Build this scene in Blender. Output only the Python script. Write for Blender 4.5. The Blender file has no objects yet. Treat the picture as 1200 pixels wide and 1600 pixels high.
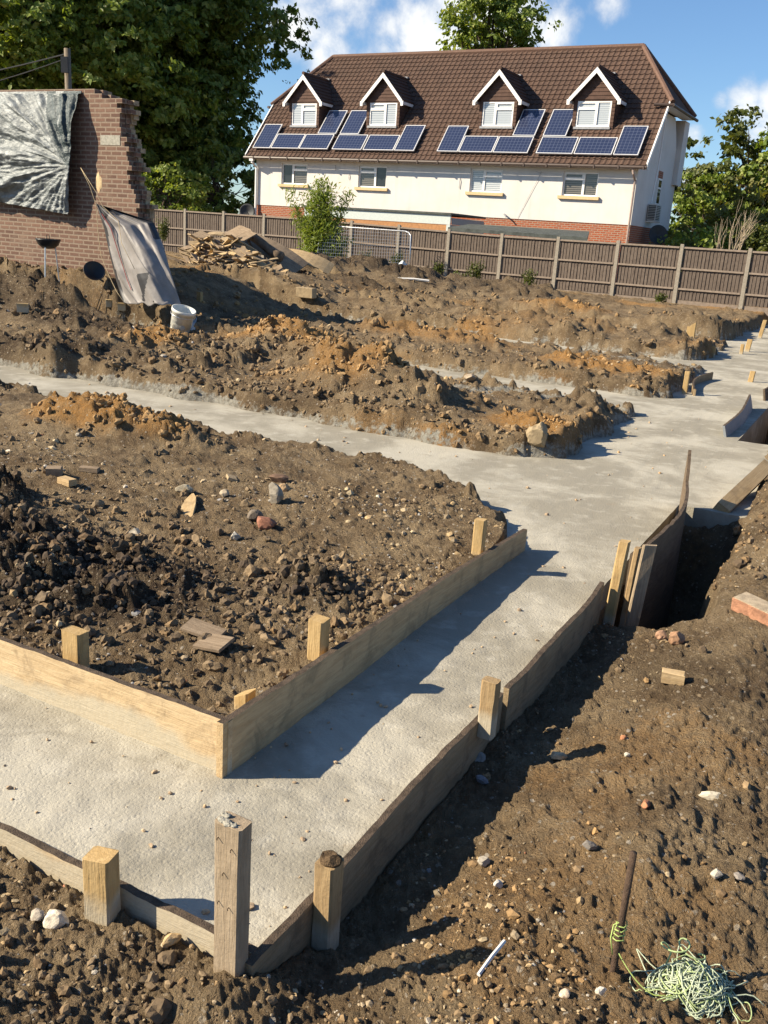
import bpy, math, random
import numpy as np
from math import sin, cos, tan, pi, radians, hypot, sqrt, atan2
from mathutils import Vector, Matrix

# ------------------------------------------------------------------ camera, world, sun, exposure
scene = bpy.context.scene
COL = scene.collection
FPX, PITCH, ROLL, H = 1435.0, radians(16.8), radians(3.88), 1.65
F_ = np.array([0, cos(PITCH), -sin(PITCH)])
_U0 = np.array([0, sin(PITCH), cos(PITCH)])
R_ = cos(ROLL) * np.array([1.0, 0, 0]) + sin(ROLL) * _U0
U_ = -sin(ROLL) * np.array([1.0, 0, 0]) + cos(ROLL) * _U0
cam_d = bpy.data.cameras.new("camera")
cam = bpy.data.objects.new("camera", cam_d)
COL.objects.link(cam)
M = Matrix(((R_[0], U_[0], -F_[0], 0), (R_[1], U_[1], -F_[1], 0), (R_[2], U_[2], -F_[2], H), (0, 0, 0, 1)))
cam.matrix_world = M
cam_d.sensor_fit = 'VERTICAL'
cam_d.sensor_height = 24.0
cam_d.lens = 24.0 * FPX / 1600.0
cam_d.clip_start = 0.05
cam_d.clip_end = 3000
scene.camera = cam

SUN_EL, SUN_AZ = radians(32), radians(-97)      # azimuth from +Y, clockwise: the sun stands on the left
SUN_STRENGTH, SKY_STRENGTH, EXPOSURE = 5.0, 0.062, 1.1
scene.view_settings.view_transform = 'Standard'
scene.view_settings.look = 'None'
scene.view_settings.gamma = 1
scene.view_settings.exposure = EXPOSURE


def ray(u, v):
    return F_ + (u - 600) / FPX * R_ - (v - 800) / FPX * U_


CAMP = np.array([0, 0, H])


def at(u, v, z):                                   # where the view through a photo pixel meets a level z
    d = ray(u, v)
    return CAMP + d * ((z - H) / d[2])


def aty(u, v, Y):                                  # ... or a distance Y ahead of the camera
    d = ray(u, v)
    return CAMP + d * (Y / d[1])


# ---- node helper
def newmat(name):
    m = bpy.data.materials.new(name)
    m.use_nodes = True
    m.node_tree.nodes.clear()
    return m, NT(m.node_tree)


class NT:
    def __init__(self, t):
        self.t = t

    def n(self, kind, **kw):
        nd = self.t.nodes.new(kind)
        ins = kw.pop('ins', {})
        for k, v in kw.items():
            setattr(nd, k, v)
        for k, v in ins.items():
            self.set(nd, k, v)
        return nd

    def set(self, nd, k, v):
        s = nd.inputs[k]
        if isinstance(v, bpy.types.NodeSocket):
            self.t.links.new(v, s)
        elif isinstance(v, bpy.types.Node):
            self.t.links.new(v.outputs[0], s)
        else:
            if isinstance(v, (tuple, list)) and len(v) == 3 and s.type == 'RGBA':
                v = (*v, 1)
            s.default_value = v

    def math(self, op, a, b=0.0, c=0.0, clamp=False):
        nd = self.n('ShaderNodeMath', operation=op, use_clamp=clamp)
        self.set(nd, 0, a); self.set(nd, 1, b); self.set(nd, 2, c)
        return nd.outputs[0]

    def mix(self, fac, a, b, blend='MIX'):
        nd = self.n('ShaderNodeMix', data_type='RGBA', blend_type=blend)
        self.set(nd, 0, fac)
        self.set(nd, 6, a); self.set(nd, 7, b)
        return nd.outputs[2]

    def ss(self, x, lo, hi):
        nd = self.n('ShaderNodeMapRange', interpolation_type='SMOOTHSTEP')
        self.set(nd, 0, x); self.set(nd, 1, lo); self.set(nd, 2, hi); self.set(nd, 3, 0.0); self.set(nd, 4, 1.0)
        return nd.outputs[0]

    def coords(self, which='Object', scale=None, rot=None):
        tc = self.n('ShaderNodeTexCoord').outputs[which]
        if scale is None and rot is None:
            return tc
        mp = self.n('ShaderNodeMapping')
        self.set(mp, 0, tc)
        if scale is not None: mp.inputs['Scale'].default_value = scale
        if rot is not None: mp.inputs['Rotation'].default_value = rot
        return mp.outputs[0]

    def noise(self, vec, scale, detail=4, rough=0.55, dist=0.0, col=False):
        nd = self.n('ShaderNodeTexNoise')
        self.set(nd, 'Vector', vec)
        self.set(nd, 'Scale', scale); self.set(nd, 'Detail', detail); self.set(nd, 'Roughness', rough); self.set(nd, 'Distortion', dist)
        return nd.outputs[1 if col else 0]

    def bump(self, h, strength=0.5, dist=0.01, normal=None):
        nd = self.n('ShaderNodeBump')
        self.set(nd, 'Strength', strength); self.set(nd, 'Distance', dist); self.set(nd, 'Height', h)
        if normal is not None: self.set(nd, 'Normal', normal)
        return nd.outputs[0]

    def out(self, color, rough=0.8, normal=None, metallic=0.0, spec=0.3, extra=None):
        b = self.n('ShaderNodeBsdfPrincipled')
        self.set(b, 'Base Color', color); self.set(b, 'Roughness', rough); self.set(b, 'Metallic', metallic)
        self.set(b, 'Specular IOR Level', spec)
        if normal is not None: self.set(b, 'Normal', normal)
        for k, v in (extra or {}).items(): self.set(b, k, v)
        o = self.n('ShaderNodeOutputMaterial')
        self.set(o, 0, b)
        return b


# ---- world: Nishita sky with fair-weather clouds in it
world = bpy.data.worlds.new("World")
scene.world = world
world.use_nodes = True
world.node_tree.nodes.clear()
w = NT(world.node_tree)
sky = w.n('ShaderNodeTexSky', sky_type='NISHITA', sun_disc=False, sun_elevation=SUN_EL, sun_rotation=SUN_AZ)
sky.altitude = 50; sky.air_density = 1.0; sky.dust_density = 0.35; sky.ozone_density = 2.5
dirv = w.coords('Generated')
cn = w.noise(dirv, 13.0, 8, 0.62, 0.35)
cn2 = w.noise(dirv, 26.0, 5, 0.6, 0.2)


def unit(u, v):
    d = ray(u, v)
    return tuple(d / np.linalg.norm(d))


dens = None
for (u, v, rad, amp) in [(470, 25, .06, 1.0), (560, 15, .07, 1.0), (650, 35, .07, 1.05), (600, 45, .06, 1.0), (750, 15, .06, .95), (800, 55, .045, .9), (520, 88, .05, .95), (600, 78, .055, .95), (700, 8, .06, .9), (870, 42, .042, 1.0), (820, 20, .05, .85), (690, 70, .05, .95), (760, 50, .04, .8), (945, 8, .03, .85), (1160, 165, .034, 1.0), (1125, 162, .02, .85), (1205, 165, .035, .95), (1085, 214, .022, .95), (1185, 195, .04, .7), (1130, 240, .03, .55), (1078, 278, .02, .8), (300, -150, .16, .8), (-200, 120, .12, .8), (1500, 100, .15, .9), (900, -400, .2, .8), (-700, -100, .3, .9), (1900, 250, .2, .9)]:
    dd = w.n('ShaderNodeVectorMath', operation='DISTANCE')
    w.set(dd, 0, dirv); dd.inputs[1].default_value = unit(u, v)
    f = w.math('MULTIPLY', w.math('SUBTRACT', 1.0, w.ss(dd.outputs['Value'], 0.0, rad * 1.15)), amp)
    dens = f if dens is None else w.math('MAXIMUM', dens, f)
tot = w.math('ADD', dens, w.math('MULTIPLY', w.math('SUBTRACT', cn, 0.5), 2.0))
tot = w.math('ADD', tot, w.math('MULTIPLY', w.math('SUBTRACT', cn2, 0.5), 0.8))
mask = w.ss(tot, 0.36, 1.15)
cshade = w.mix(w.ss(tot, 0.45, 1.25), (5.8, 6.1, 6.7), (8.6, 8.6, 8.4))
skyc = w.mix(1.0, sky.outputs[0], (0.83, 1.0, 1.18), 'MULTIPLY')
skycol = w.mix(w.math('MULTIPLY', mask, 0.92), skyc, cshade)
bg = w.n('ShaderNodeBackground')
w.set(bg, 0, skycol); w.set(bg, 1, SKY_STRENGTH)
wo = w.n('ShaderNodeOutputWorld')
w.set(wo, 0, bg)

sun_d = bpy.data.lights.new("sun", 'SUN')
sun_d.energy = SUN_STRENGTH
sun_d.angle = radians(0.53)
sun_d.color = (1.0, 0.87, 0.66)
sun = bpy.data.objects.new("sun", sun_d)
COL.objects.link(sun)
sdir = Vector((sin(SUN_AZ) * cos(SUN_EL), cos(SUN_AZ) * cos(SUN_EL), sin(SUN_EL)))
sun.rotation_euler = sdir.to_track_quat('Z', 'Y').to_euler()
sun.location = (-20, 0, 20)


# ------------------------------------------------------------------ helpers: objects, meshes, noise
def tag(o, label=None, cat=None, group=None, kind=None):
    if label: o['label'] = label
    if cat: o['category'] = cat
    if group: o['group'] = group
    if kind: o['kind'] = kind
    return o


def empty(name, loc, rz=0.0):
    o = bpy.data.objects.new(name, None)
    o.location = loc; o.rotation_euler = (0, 0, rz); o.empty_display_size = 0.2
    COL.objects.link(o)
    return o


def link(name, me, parent=None, loc=None, rz=None):
    o = bpy.data.objects.new(name, me)
    COL.objects.link(o)
    if parent: o.parent = parent
    if loc is not None: o.location = loc
    if rz is not None: o.rotation_euler = (0, 0, rz)
    return o


class MB:
    def __init__(self):
        self.v = []; self.f = []; self.m = []

    def add(self, vs, fs, mi=0):
        b = len(self.v)
        self.v += [tuple(map(float, p)) for p in vs]
        self.f += [tuple(b + i for i in q) for q in fs]
        self.m += [mi] * len(fs)
        return self

    def hexa(self, p, mi=0):          # 4 bottom (ccw from above), 4 top
        return self.add(p, [(3, 2, 1, 0), (4, 5, 6, 7), (0, 1, 5, 4), (1, 2, 6, 5), (2, 3, 7, 6), (3, 0, 4, 7)], mi)

    def box(self, x0, x1, y0, y1, z0, z1, mi=0):
        return self.hexa([(x0, y0, z0), (x1, y0, z0), (x1, y1, z0), (x0, y1, z0), (x0, y0, z1), (x1, y0, z1), (x1, y1, z1), (x0, y1, z1)], mi)

    def quad(self, a, b, c, d, mi=0):
        return self.add([a, b, c, d], [(0, 1, 2, 3)], mi)

    def tube(self, pts, r, n=6, mi=0, cap=True):
        pts = [Vector(p) for p in pts]
        rs = r if isinstance(r, (list, tuple)) else [r] * len(pts)
        base = len(self.v)
        prev = None
        for i, p in enumerate(pts):
            d = (pts[min(i + 1, len(pts) - 1)] - pts[max(i - 1, 0)])
            if d.length < 1e-9: d = Vector((0, 0, 1))
            d.normalize()
            if prev is None:
                a = d.orthogonal().normalized()
            else:
                a = prev - d * prev.dot(d)
                a = a.normalized() if a.length > 1e-6 else d.orthogonal().normalized()
            prev = a
            b = d.cross(a)
            for k in range(n):
                t = 2 * pi * k / n
                q = p + (a * cos(t) + b * sin(t)) * rs[i]
                self.v.append(tuple(q))
        nf = 0
        for i in range(len(pts) - 1):
            for k in range(n):
                k2 = (k + 1) % n
                self.f.append((base + i * n + k, base + i * n + k2, base + (i + 1) * n + k2, base + (i + 1) * n + k)); nf += 1
        if cap:
            self.f.append(tuple(base + k for k in range(n))[::-1]); nf += 1
            self.f.append(tuple(base + (len(pts) - 1) * n + k for k in range(n))); nf += 1
        self.m += [mi] * nf
        return self

    def lathe(self, prof, c=(0, 0, 0), n=24, mi=0):
        b = len(self.v); nf = 0
        for r, z in prof:
            for k in range(n):
                t = 2 * pi * k / n
                self.v.append((c[0] + r * cos(t), c[1] + r * sin(t), c[2] + z))
        for i in range(len(prof) - 1):
            for k in range(n):
                k2 = (k + 1) % n
                self.f.append((b + i * n + k, b + i * n + k2, b + (i + 1) * n + k2, b + (i + 1) * n + k)); nf += 1
        self.m += [mi] * nf
        return self

    def build(self, name, mats, parent=None, loc=None, rz=None, smooth=False):
        me = bpy.data.meshes.new(name)
        me.from_pydata(self.v, [], self.f)
        for mt in (mats if isinstance(mats, (list, tuple)) else [mats]):
            me.materials.append(mt)
        if any(self.m):
            me.polygons.foreach_set('material_index', self.m)
        if smooth:
            me.polygons.foreach_set('use_smooth', [True] * len(me.polygons))
        me.update()
        return link(name, me, parent, loc, rz)


def np_mesh(name, V, Fq, mat, smooth=True, attrs=None, colattr=None):
    """V (n,3) floats, Fq (m,k) ints"""
    me = bpy.data.meshes.new(name)
    k = Fq.shape[1]
    me.vertices.add(len(V)); me.loops.add(Fq.size); me.polygons.add(len(Fq))
    me.vertices.foreach_set('co', np.ascontiguousarray(V, dtype=np.float32).ravel())
    me.loops.foreach_set('vertex_index', np.ascontiguousarray(Fq, dtype=np.int32).ravel())
    me.polygons.foreach_set('loop_start', np.arange(0, Fq.size, k, dtype=np.int32))
    me.polygons.foreach_set('loop_total', np.full(len(Fq), k, dtype=np.int32))
    me.polygons.foreach_set('use_smooth', np.full(len(Fq), smooth))
    for nm, arr in (attrs or {}).items():
        a = me.attributes.new(nm, 'FLOAT', 'POINT')
        a.data.foreach_set('value', arr.astype(np.float32))
    for nm, arr in (colattr or {}).items():
        a = me.attributes.new(nm, 'FLOAT_COLOR', 'POINT')
        a.data.foreach_set('color', arr.astype(np.float32).ravel())
    me.update(calc_edges=True)
    me.validate()
    me.materials.append(mat)
    return me


def hsh(ix, iy, seed):
    h = (ix.astype(np.int64) * 374761393 + iy.astype(np.int64) * 668265263 + seed * 974634777) & 0xffffffff
    h = ((h ^ (h >> 13)) * 1274126177) & 0xffffffff
    h = ((h ^ (h >> 16)) * 2246822519) & 0xffffffff
    h = h ^ (h >> 15)
    return (h & 0xffffff) / float(0xffffff)


def vnoise(x, y, seed=0):
    ix = np.floor(x); iy = np.floor(y)
    fx = x - ix; fy = y - iy
    fx = fx * fx * fx * (fx * (fx * 6 - 15) + 10); fy = fy * fy * fy * (fy * (fy * 6 - 15) + 10)
    ix = ix.astype(np.int64); iy = iy.astype(np.int64)
    a = hsh(ix, iy, seed); b = hsh(ix + 1, iy, seed); c = hsh(ix, iy + 1, seed); d = hsh(ix + 1, iy + 1, seed)
    return (a * (1 - fx) + b * fx) * (1 - fy) + (c * (1 - fx) + d * fx) * fy * 1.0 - 0.5


def fbm(x, y, seed=0, octs=4, gain=0.5):
    s = 0; a = 1.0
    for i in range(octs):
        c, sn = cos(0.6 * i + .3), sin(0.6 * i + .3)
        s = s + a * vnoise((x * c - y * sn) * 2.03 ** i + i * 17.3, (x * sn + y * c) * 2.03 ** i - i * 9.1, seed + i)
        a *= gain
    return s


def clods(x, y, cell, seed, prob=0.7, warp=0.25):
    wx = x / cell + warp * vnoise(x / cell * 1.9, y / cell * 1.9, seed + 5) * 2 + warp * .6 * vnoise(x / cell * 4.7, y / cell * 4.7, seed + 15) * 2
    wy = y / cell + warp * vnoise(x / cell * 1.9 + 7, y / cell * 1.9 + 3, seed + 6) * 2 + warp * .6 * vnoise(x / cell * 4.7 + 2, y / cell * 4.7, seed + 16) * 2
    ix = np.floor(wx).astype(np.int64); iy = np.floor(wy).astype(np.int64)
    best = np.zeros_like(wx)
    for dx in (-1, 0, 1):
        for dy in (-1, 0, 1):
            jx, jy = ix + dx, iy + dy
            px = jx + hsh(jx, jy, seed); py = jy + hsh(jx, jy, seed + 1)
            rr = 0.28 + 0.45 * hsh(jx, jy, seed + 2)
            on = hsh(jx, jy, seed + 3) < prob
            d2 = ((wx - px) ** 2 + (wy - py) ** 2) / rr ** 2
            hh = np.sqrt(np.clip(1 - d2, 0, None)) * rr * on
            best = np.maximum(best, hh)
    return best * cell


def sst(a, b, x):
    t = np.clip((x - a) / (b - a), 0, 1)
    return t * t * (3 - 2 * t)


# ------------------------------------------------------------------ the site: q runs along the long footing, t to its right
W2 = np.array([0.4580, 0.8890]); L2 = np.array([0.8890, -0.4580])


def xy(q, t):
    return (q * W2[0] + t * L2[0], q * W2[1] + t * L2[1])


def sd_box(q, t, q0, q1, t0, t1, r):
    cq, ct = (q0 + q1) / 2, (t0 + t1) / 2
    dq = np.abs(q - cq) - ((q1 - q0) / 2 - r); dt = np.abs(t - ct) - ((t1 - t0) / 2 - r)
    return np.hypot(np.maximum(dq, 0), np.maximum(dt, 0)) + np.minimum(np.maximum(dq, dt), 0) - r


#  q, t, radius q, radius t, height, clay, dark, clod
MOUNDS = [(5.02, -5.15, .34, .55, .20, 1.0, 0, .7), (5.15, -4.55, .22, .35, .10, .8, 0, .7), (3.22, -4.1, .24, .34, .15, 0, 1, .7), (2.75, -2.9, .42, .55, .05, 0, 1, .85), (2.62, -3.6, .4, .5, .08, 0, 1, 1.0),
          (3.25, -1.95, .25, .22, .05, 0, .7, .8),
          (7.95, -4.45, .62, .75, .34, .75, .1, 1.0), (7.55, -3.7, .4, .5, .16, .3, .2, .9), (9.75, -6.5, .6, 1.0, .46, 1.0, 0, .5), (9.25, -5.2, .5, .7, .22, .8, .2, 1.0), (8.45, -7.55, .55, .5, .26, .9, .1, .9),
          (8.9, -6.6, .5, .6, .12, .2, .2, .9), (7.6, -6.6, .4, .8, .10, 0, .5, .8), (7.3, -8.0, .5, .9, .16, 0, .7, .9), (9.62, -8.2, .45, .5, .12, .3, .2, .4),
          (7.55, -2.5, .45, .45, .08, .9, 0, .6), (9.0, -2.6, .5, .5, .08, .3, .4, .9),
          (12.0, -3.1, .6, 1.0, .10, .9, 0, .6), (13.0, -6.0, .8, 1.6, .14, .7, .1, .7), (16.8, -5.5, .9, 1.8, .18, .5, .1, .8), (17.5, -8.5, .9, 1.6, .25, .3, .4, .9), (20.9, -6.5, .8, 1.2, .20, .8, .1, .8),
          (20.5, -3.6, .7, .8, .18, .2, .4, .9), (17.8, -3.6, .6, .6, .14, .1, .5, .9), (22.5, -12.0, 1.3, 2.2, .42, 0, .8, 1.0), (21.0, -13.5, 1.0, 1.2, .40, .2, .6, 1.0), (19.5, -10.5, .8, 1.4, .22, 0, .7, 1.0), (23.5, -9.0, 1.2, 2.0, .3, 0, .6, 1.0),
          (10.2, -11.0, .6, 1.1, .2, 0, .6, 1.0), (9.3, -9.8, .6, 1.0, .12, 0, .8, 1.0), (9.4, -12.2, .6, 1.0, .2, 0, .8, 1.0),
          (5.3, -.25, .3, .22, .10, .2, .2, .8), (6.6, -.3, .4, .2, .12, .2, .2, .8), (1.17, -2.35, .16, .35, .10, 0, .9, 1.0), (.92, -1.75, .18, .3, .07, 0, .7, 1.0), (.95, -1.1, .2, .3, .04, .1, .2, .8),  # dark front-left mounds are added to cast shadow; their tone imitates shade
          (8.6, -.35, .7, .3, .16, .3, .2, .9), (2.35, -.38, .18, .16, .03, .2, .3, .8)]


def terrain(x, y):
    """height, clay, splash, dark for arrays of world x, y"""
    q = x * W2[0] + y * W2[1]; t = x * L2[0] + y * L2[1]
    r = np.hypot(x, y)
    n1 = fbm(x * 2.2, y * 2.2, 11, 4); n2 = fbm(x * 2.2 + 31, y * 2.2 + 5, 23, 4)
    far = sst(3.5, 8.0, r)
    free = np.clip(sst(2.45, 2.8, q) * sst(-1.9, -2.15, t) + sst(4.75, 5.05, q), 0, 1)      # no ragged edge against the shuttering
    wq = q + 0.13 * n1 * free; wt = t + 0.13 * n2 * free
    BIG = 60.0
    islands = [(2.055, 5.74, -BIG, -1.56, 1.5, .105), (6.78, 10.2, -BIG, -1.98, .6, .14), (10.98, 14.85, -BIG, -2.03, .4, .14), (15.6, 19.3, -BIG, -2.45, .4, .16), (20.05, 400.0, -BIG, -2.7, .5, .22)]
    h = np.full_like(x, -0.14); edge = np.zeros_like(x); soil_in = np.zeros_like(x); hb = np.zeros_like(x)
    for i, (q0, q1, t0, t1, rr, top) in enumerate(islands):
        sd = sd_box(wq, wt, q0, q1, t0, t1, rr)
        if i == 0:     # square corner where the two boards meet
            sdsq = np.maximum(np.maximum(q0 - wq, wq - q1), wt - t1)
            sd = np.where(q < 4.2, sdsq, sd)
        wd = np.where(free > .5, (0.15 if i == 0 else 0.22) + .12 * n2, 0.02)
        k = sst(0.0, 1.0, -sd / wd)
        k = np.where(sd > 0, 0, k)
        if 0 < i < 4: top = top - (top - .04) * sst(q0 + 1.0, q1 - .2, q) * sst(-9.5, -7.5, t)
        prof = -0.14 + (top + 0.14) * (k ** 0.8)
        h = np.maximum(h, prof)
        inside = (sd < 0)
        soil_in = np.maximum(soil_in, k)
        edge = np.maximum(edge, np.where(inside, np.exp(-np.clip(-sd - 0.05, 0, None) / 0.28), 0) * free)
        hb = np.where(inside, top, hb)
    # ground to the right of the footing and in front of it
    zr = -0.125 + 0.15 * sst(-0.93, -0.2, t) + .05 * sst(1.9, 1.5, q) + .10 * np.exp(-((q - 1.34) / .15) ** 2 - ((t + 1.0) / .16) ** 2) + 0.07 * sst(3.2, 5.0, q) * sst(-0.75, -0.4, t) + 0.12 * sst(6.5, 9.0, q) * sst(-.8, -.2, t)
    zr = zr + 0.05 * sst(2.9, 1.7, q) * sst(-1.0, -.5, t)
    right = (t > -0.985)
    tb = -0.985 + np.where(q > 6.36, 0.34 * sst(9.4, 6.9, q), 0.0)
    kr = np.where(q < 1.43, 1.0, sst(0.0, 0.012, t - tb))
    kr = np.where(q > 6.36, sst(0.0, 0.10, t - tb + .05 * n1), kr)
    h = np.where(right, -0.14 + (zr + 0.14) * kr, h)
    soil_in = np.where(right, kr, soil_in)
    front = (q < 1.428) & (t < -0.985)
    zf0 = sst(-1.25, -.985, t)
    zf = -0.015 + 0.02 * sst(1.4, 0.8, q) + 0.10 * sst(0.9, -0.4, q) + .03 * np.exp(-((q - 1.36) / .12) ** 2 - ((t + 1.03) / .16) ** 2)
    zf = zf * (1 - zf0) + zr * zf0
    kf = sst(0.0, 0.012, 1.428 - q)
    h = np.where(front, -0.14 + (zf + 0.14) * kf, h)
    soil_in = np.where(front, kf, soil_in)
    # open trench beside the curved plywood, and a second one further on
    pe = 0.05 * n2
    pit = sst(4.15, 4.9, q + .3 * n1) * sst(6.38, 5.7, q) * sst(-.985, -.97, t) * sst(-.56 + .05, -.60 - .02, t + pe * 1.6 - .10 * sst(4.9, 4.2, q))
    h = h - 0.62 * pit
    pit2 = sst(9.2, 9.5, q) * sst(12.2, 11.9, q) * sst(-1.02, -1.0, t) * sst(-.55, -.65, t + pe)
    h = h - 0.4 * pit2
    # rise of dumped soil towards the wall and the far left
    rise = sst(-9.3, -11.4, t) * sst(8.6, 11.0, q)
    h = h + rise * 0.58 * soil_in * sst(26, 13, q) + 0.10 * sst(-9.0, -13.0, t) * sst(13, 18, q) * soil_in + 0.12 * sst(20, 26, q) * sst(-2, -10, t)
    clay = np.clip(0.55 * fbm(x * .55 + 3, y * .55, 41, 3) * 2 + .24, 0, 1) * sst(5.5, 8.0, q) * .9
    dark = np.clip(0.3 + 0.9 * fbm(x * .8, y * .8 + 8, 51, 4), 0, 1) * 0.8
    rough = 0.22 + 0.45 * edge + 0.16 * sst(6.2, 8.0, q)
    for (mq, mt, rq, rt, mh, mc, md, mk) in MOUNDS:
        dd = ((q - mq + .12 * n1) / rq) ** 2 + ((t - mt + .15 * n2) / rt) ** 2
        near = dd < 6
        if not near.any(): continue
        g = np.exp(-dd * 1.1) * soil_in
        h = h + mh * g * (1 + .5 * n1)
        wgt = np.clip(g * 1.6, 0, 1)
        clay = np.maximum(clay, mc * wgt) if mc > .2 else clay * (1 - wgt * .7)
        dark = dark * (1 - wgt) + md * wgt
        rough = np.maximum(rough, mk * np.clip(g * 1.5, 0, 1))
    mot = fbm(x * 6.3, y * 6.3, 181, 3)
    rough = np.clip(rough * (1 + 1.4 * mot), .05, 1)
    # the orange band in the cut face of the nearest island
    clay = np.maximum(clay, .95 * edge * sst(6.6, 6.8, q) * sst(8.6, 7.6, q) * sst(-5.0, -3.2, t) * np.clip(.75 + 1.3 * n1, 0, 1))
    clay = np.maximum(clay, .8 * edge * sst(10.8, 11, q) * sst(12.2, 11.5, q) * sst(-9, -5, t) * np.clip(.6 + 1.5 * n2, 0, 1))
    rb = sst(-.98, -.6, t)
    rough = np.where(t > -.98, 0.34 + .25 * sst(4.6, 6.0, q), rough)
    rough = np.where((q < 1.43) & (t < -.985), 0.42 + (.34 - .42) * sst(-1.6, -.985, t), rough)
    clay = np.where(t > -.98, np.clip(.13 + .9 * fbm(x * 1.3, y * 1.3, 61, 4), 0, .5), clay)
    clay = np.where((q < 1.43) & (t < -.985), np.clip(.06 + .06 * sst(-1.6, -.985, t) + .9 * fbm(x * 1.3, y * 1.3, 61, 4), 0, .6), clay)
    near2 = sst(9, 5, r); mid = sst(30, 14, r)
    amp = soil_in
    h = h + amp * (0.05 * fbm(x * .9, y * .9, 81, 3) * far + 0.035 * fbm(x * 3.1, y * 3.1, 91, 4))
    c1 = clods(x, y, .26, 101, .55, .35); c2 = clods(x, y, .13, 111, .6, .35)
    c3 = clods(x, y, .065, 121, .6, .35); c4 = clods(x, y, .034, 131, .55, .3)
    h = h + amp * rough * (0.42 * c1 * sst(.45, 1.0, rough) + 0.55 * c2 * sst(.25, .7, rough) + 0.7 * c3 * mid + 0.8 * c4 * near2)
    c0 = clods(x, y, .55, 151, .4, .35)
    h = h + amp * rough * .30 * c0 * sst(5.8, 7.5, q)
    h = h + amp * (0.014 * fbm(x * 15, y * 15, 141, 5, .68) * mid + 0.009 * fbm(x * 55, y * 55, 145, 3, .6) * near2)
    # ploughed-up texture far back
    h = h + amp * sst(10, 15, r) * (0.06 * np.abs(fbm(x * 1.3 + 5, y * 1.3, 161, 4)) + .04 * np.abs(fbm(x * 4, y * 4, 171, 3)))
    splash = np.clip((np.where((q > 6.4) & (q < 8), .13, .10) + .08 * n1 - h) / 0.05, 0, 1) * ((soil_in > 0.02) & (t < -1.0) & (q > 5.2)) * np.clip(.8 + .8 * n2, 0, 1)
    splash = np.maximum(splash, .55 * ((q < 1.43) & (q > 1.36)) * np.clip(.6 + 2.5 * n1, 0, 1) * sst(-1.75, -1.2, t) * (t < -.97))
    h = np.where(soil_in <= 0.001, np.minimum(h, -0.10), h)
    return h, clay, splash, dark


def gz(x, y):
    return float(terrain(np.array([float(x)]), np.array([float(y)]))[0][0])


def ground_at(u, v, zlo=None):
    """first soil or concrete met along the view through a photo pixel"""
    d = ray(u, v)
    ks = np.linspace(1.2, 60, 1) if False else 1.2 * (60 / 1.2) ** np.linspace(0, 1, 2600)
    P = CAMP[None, :] + d[None, :] / np.linalg.norm(d) * ks[:, None]
    hh = np.maximum(terrain(P[:, 0], P[:, 1])[0], np.where((P[:, 0] * L2[0] + P[:, 1] * L2[1] < -.985), 0.0, -9))
    i = int(np.argmax(P[:, 2] < hh))
    return P[i]


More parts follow.
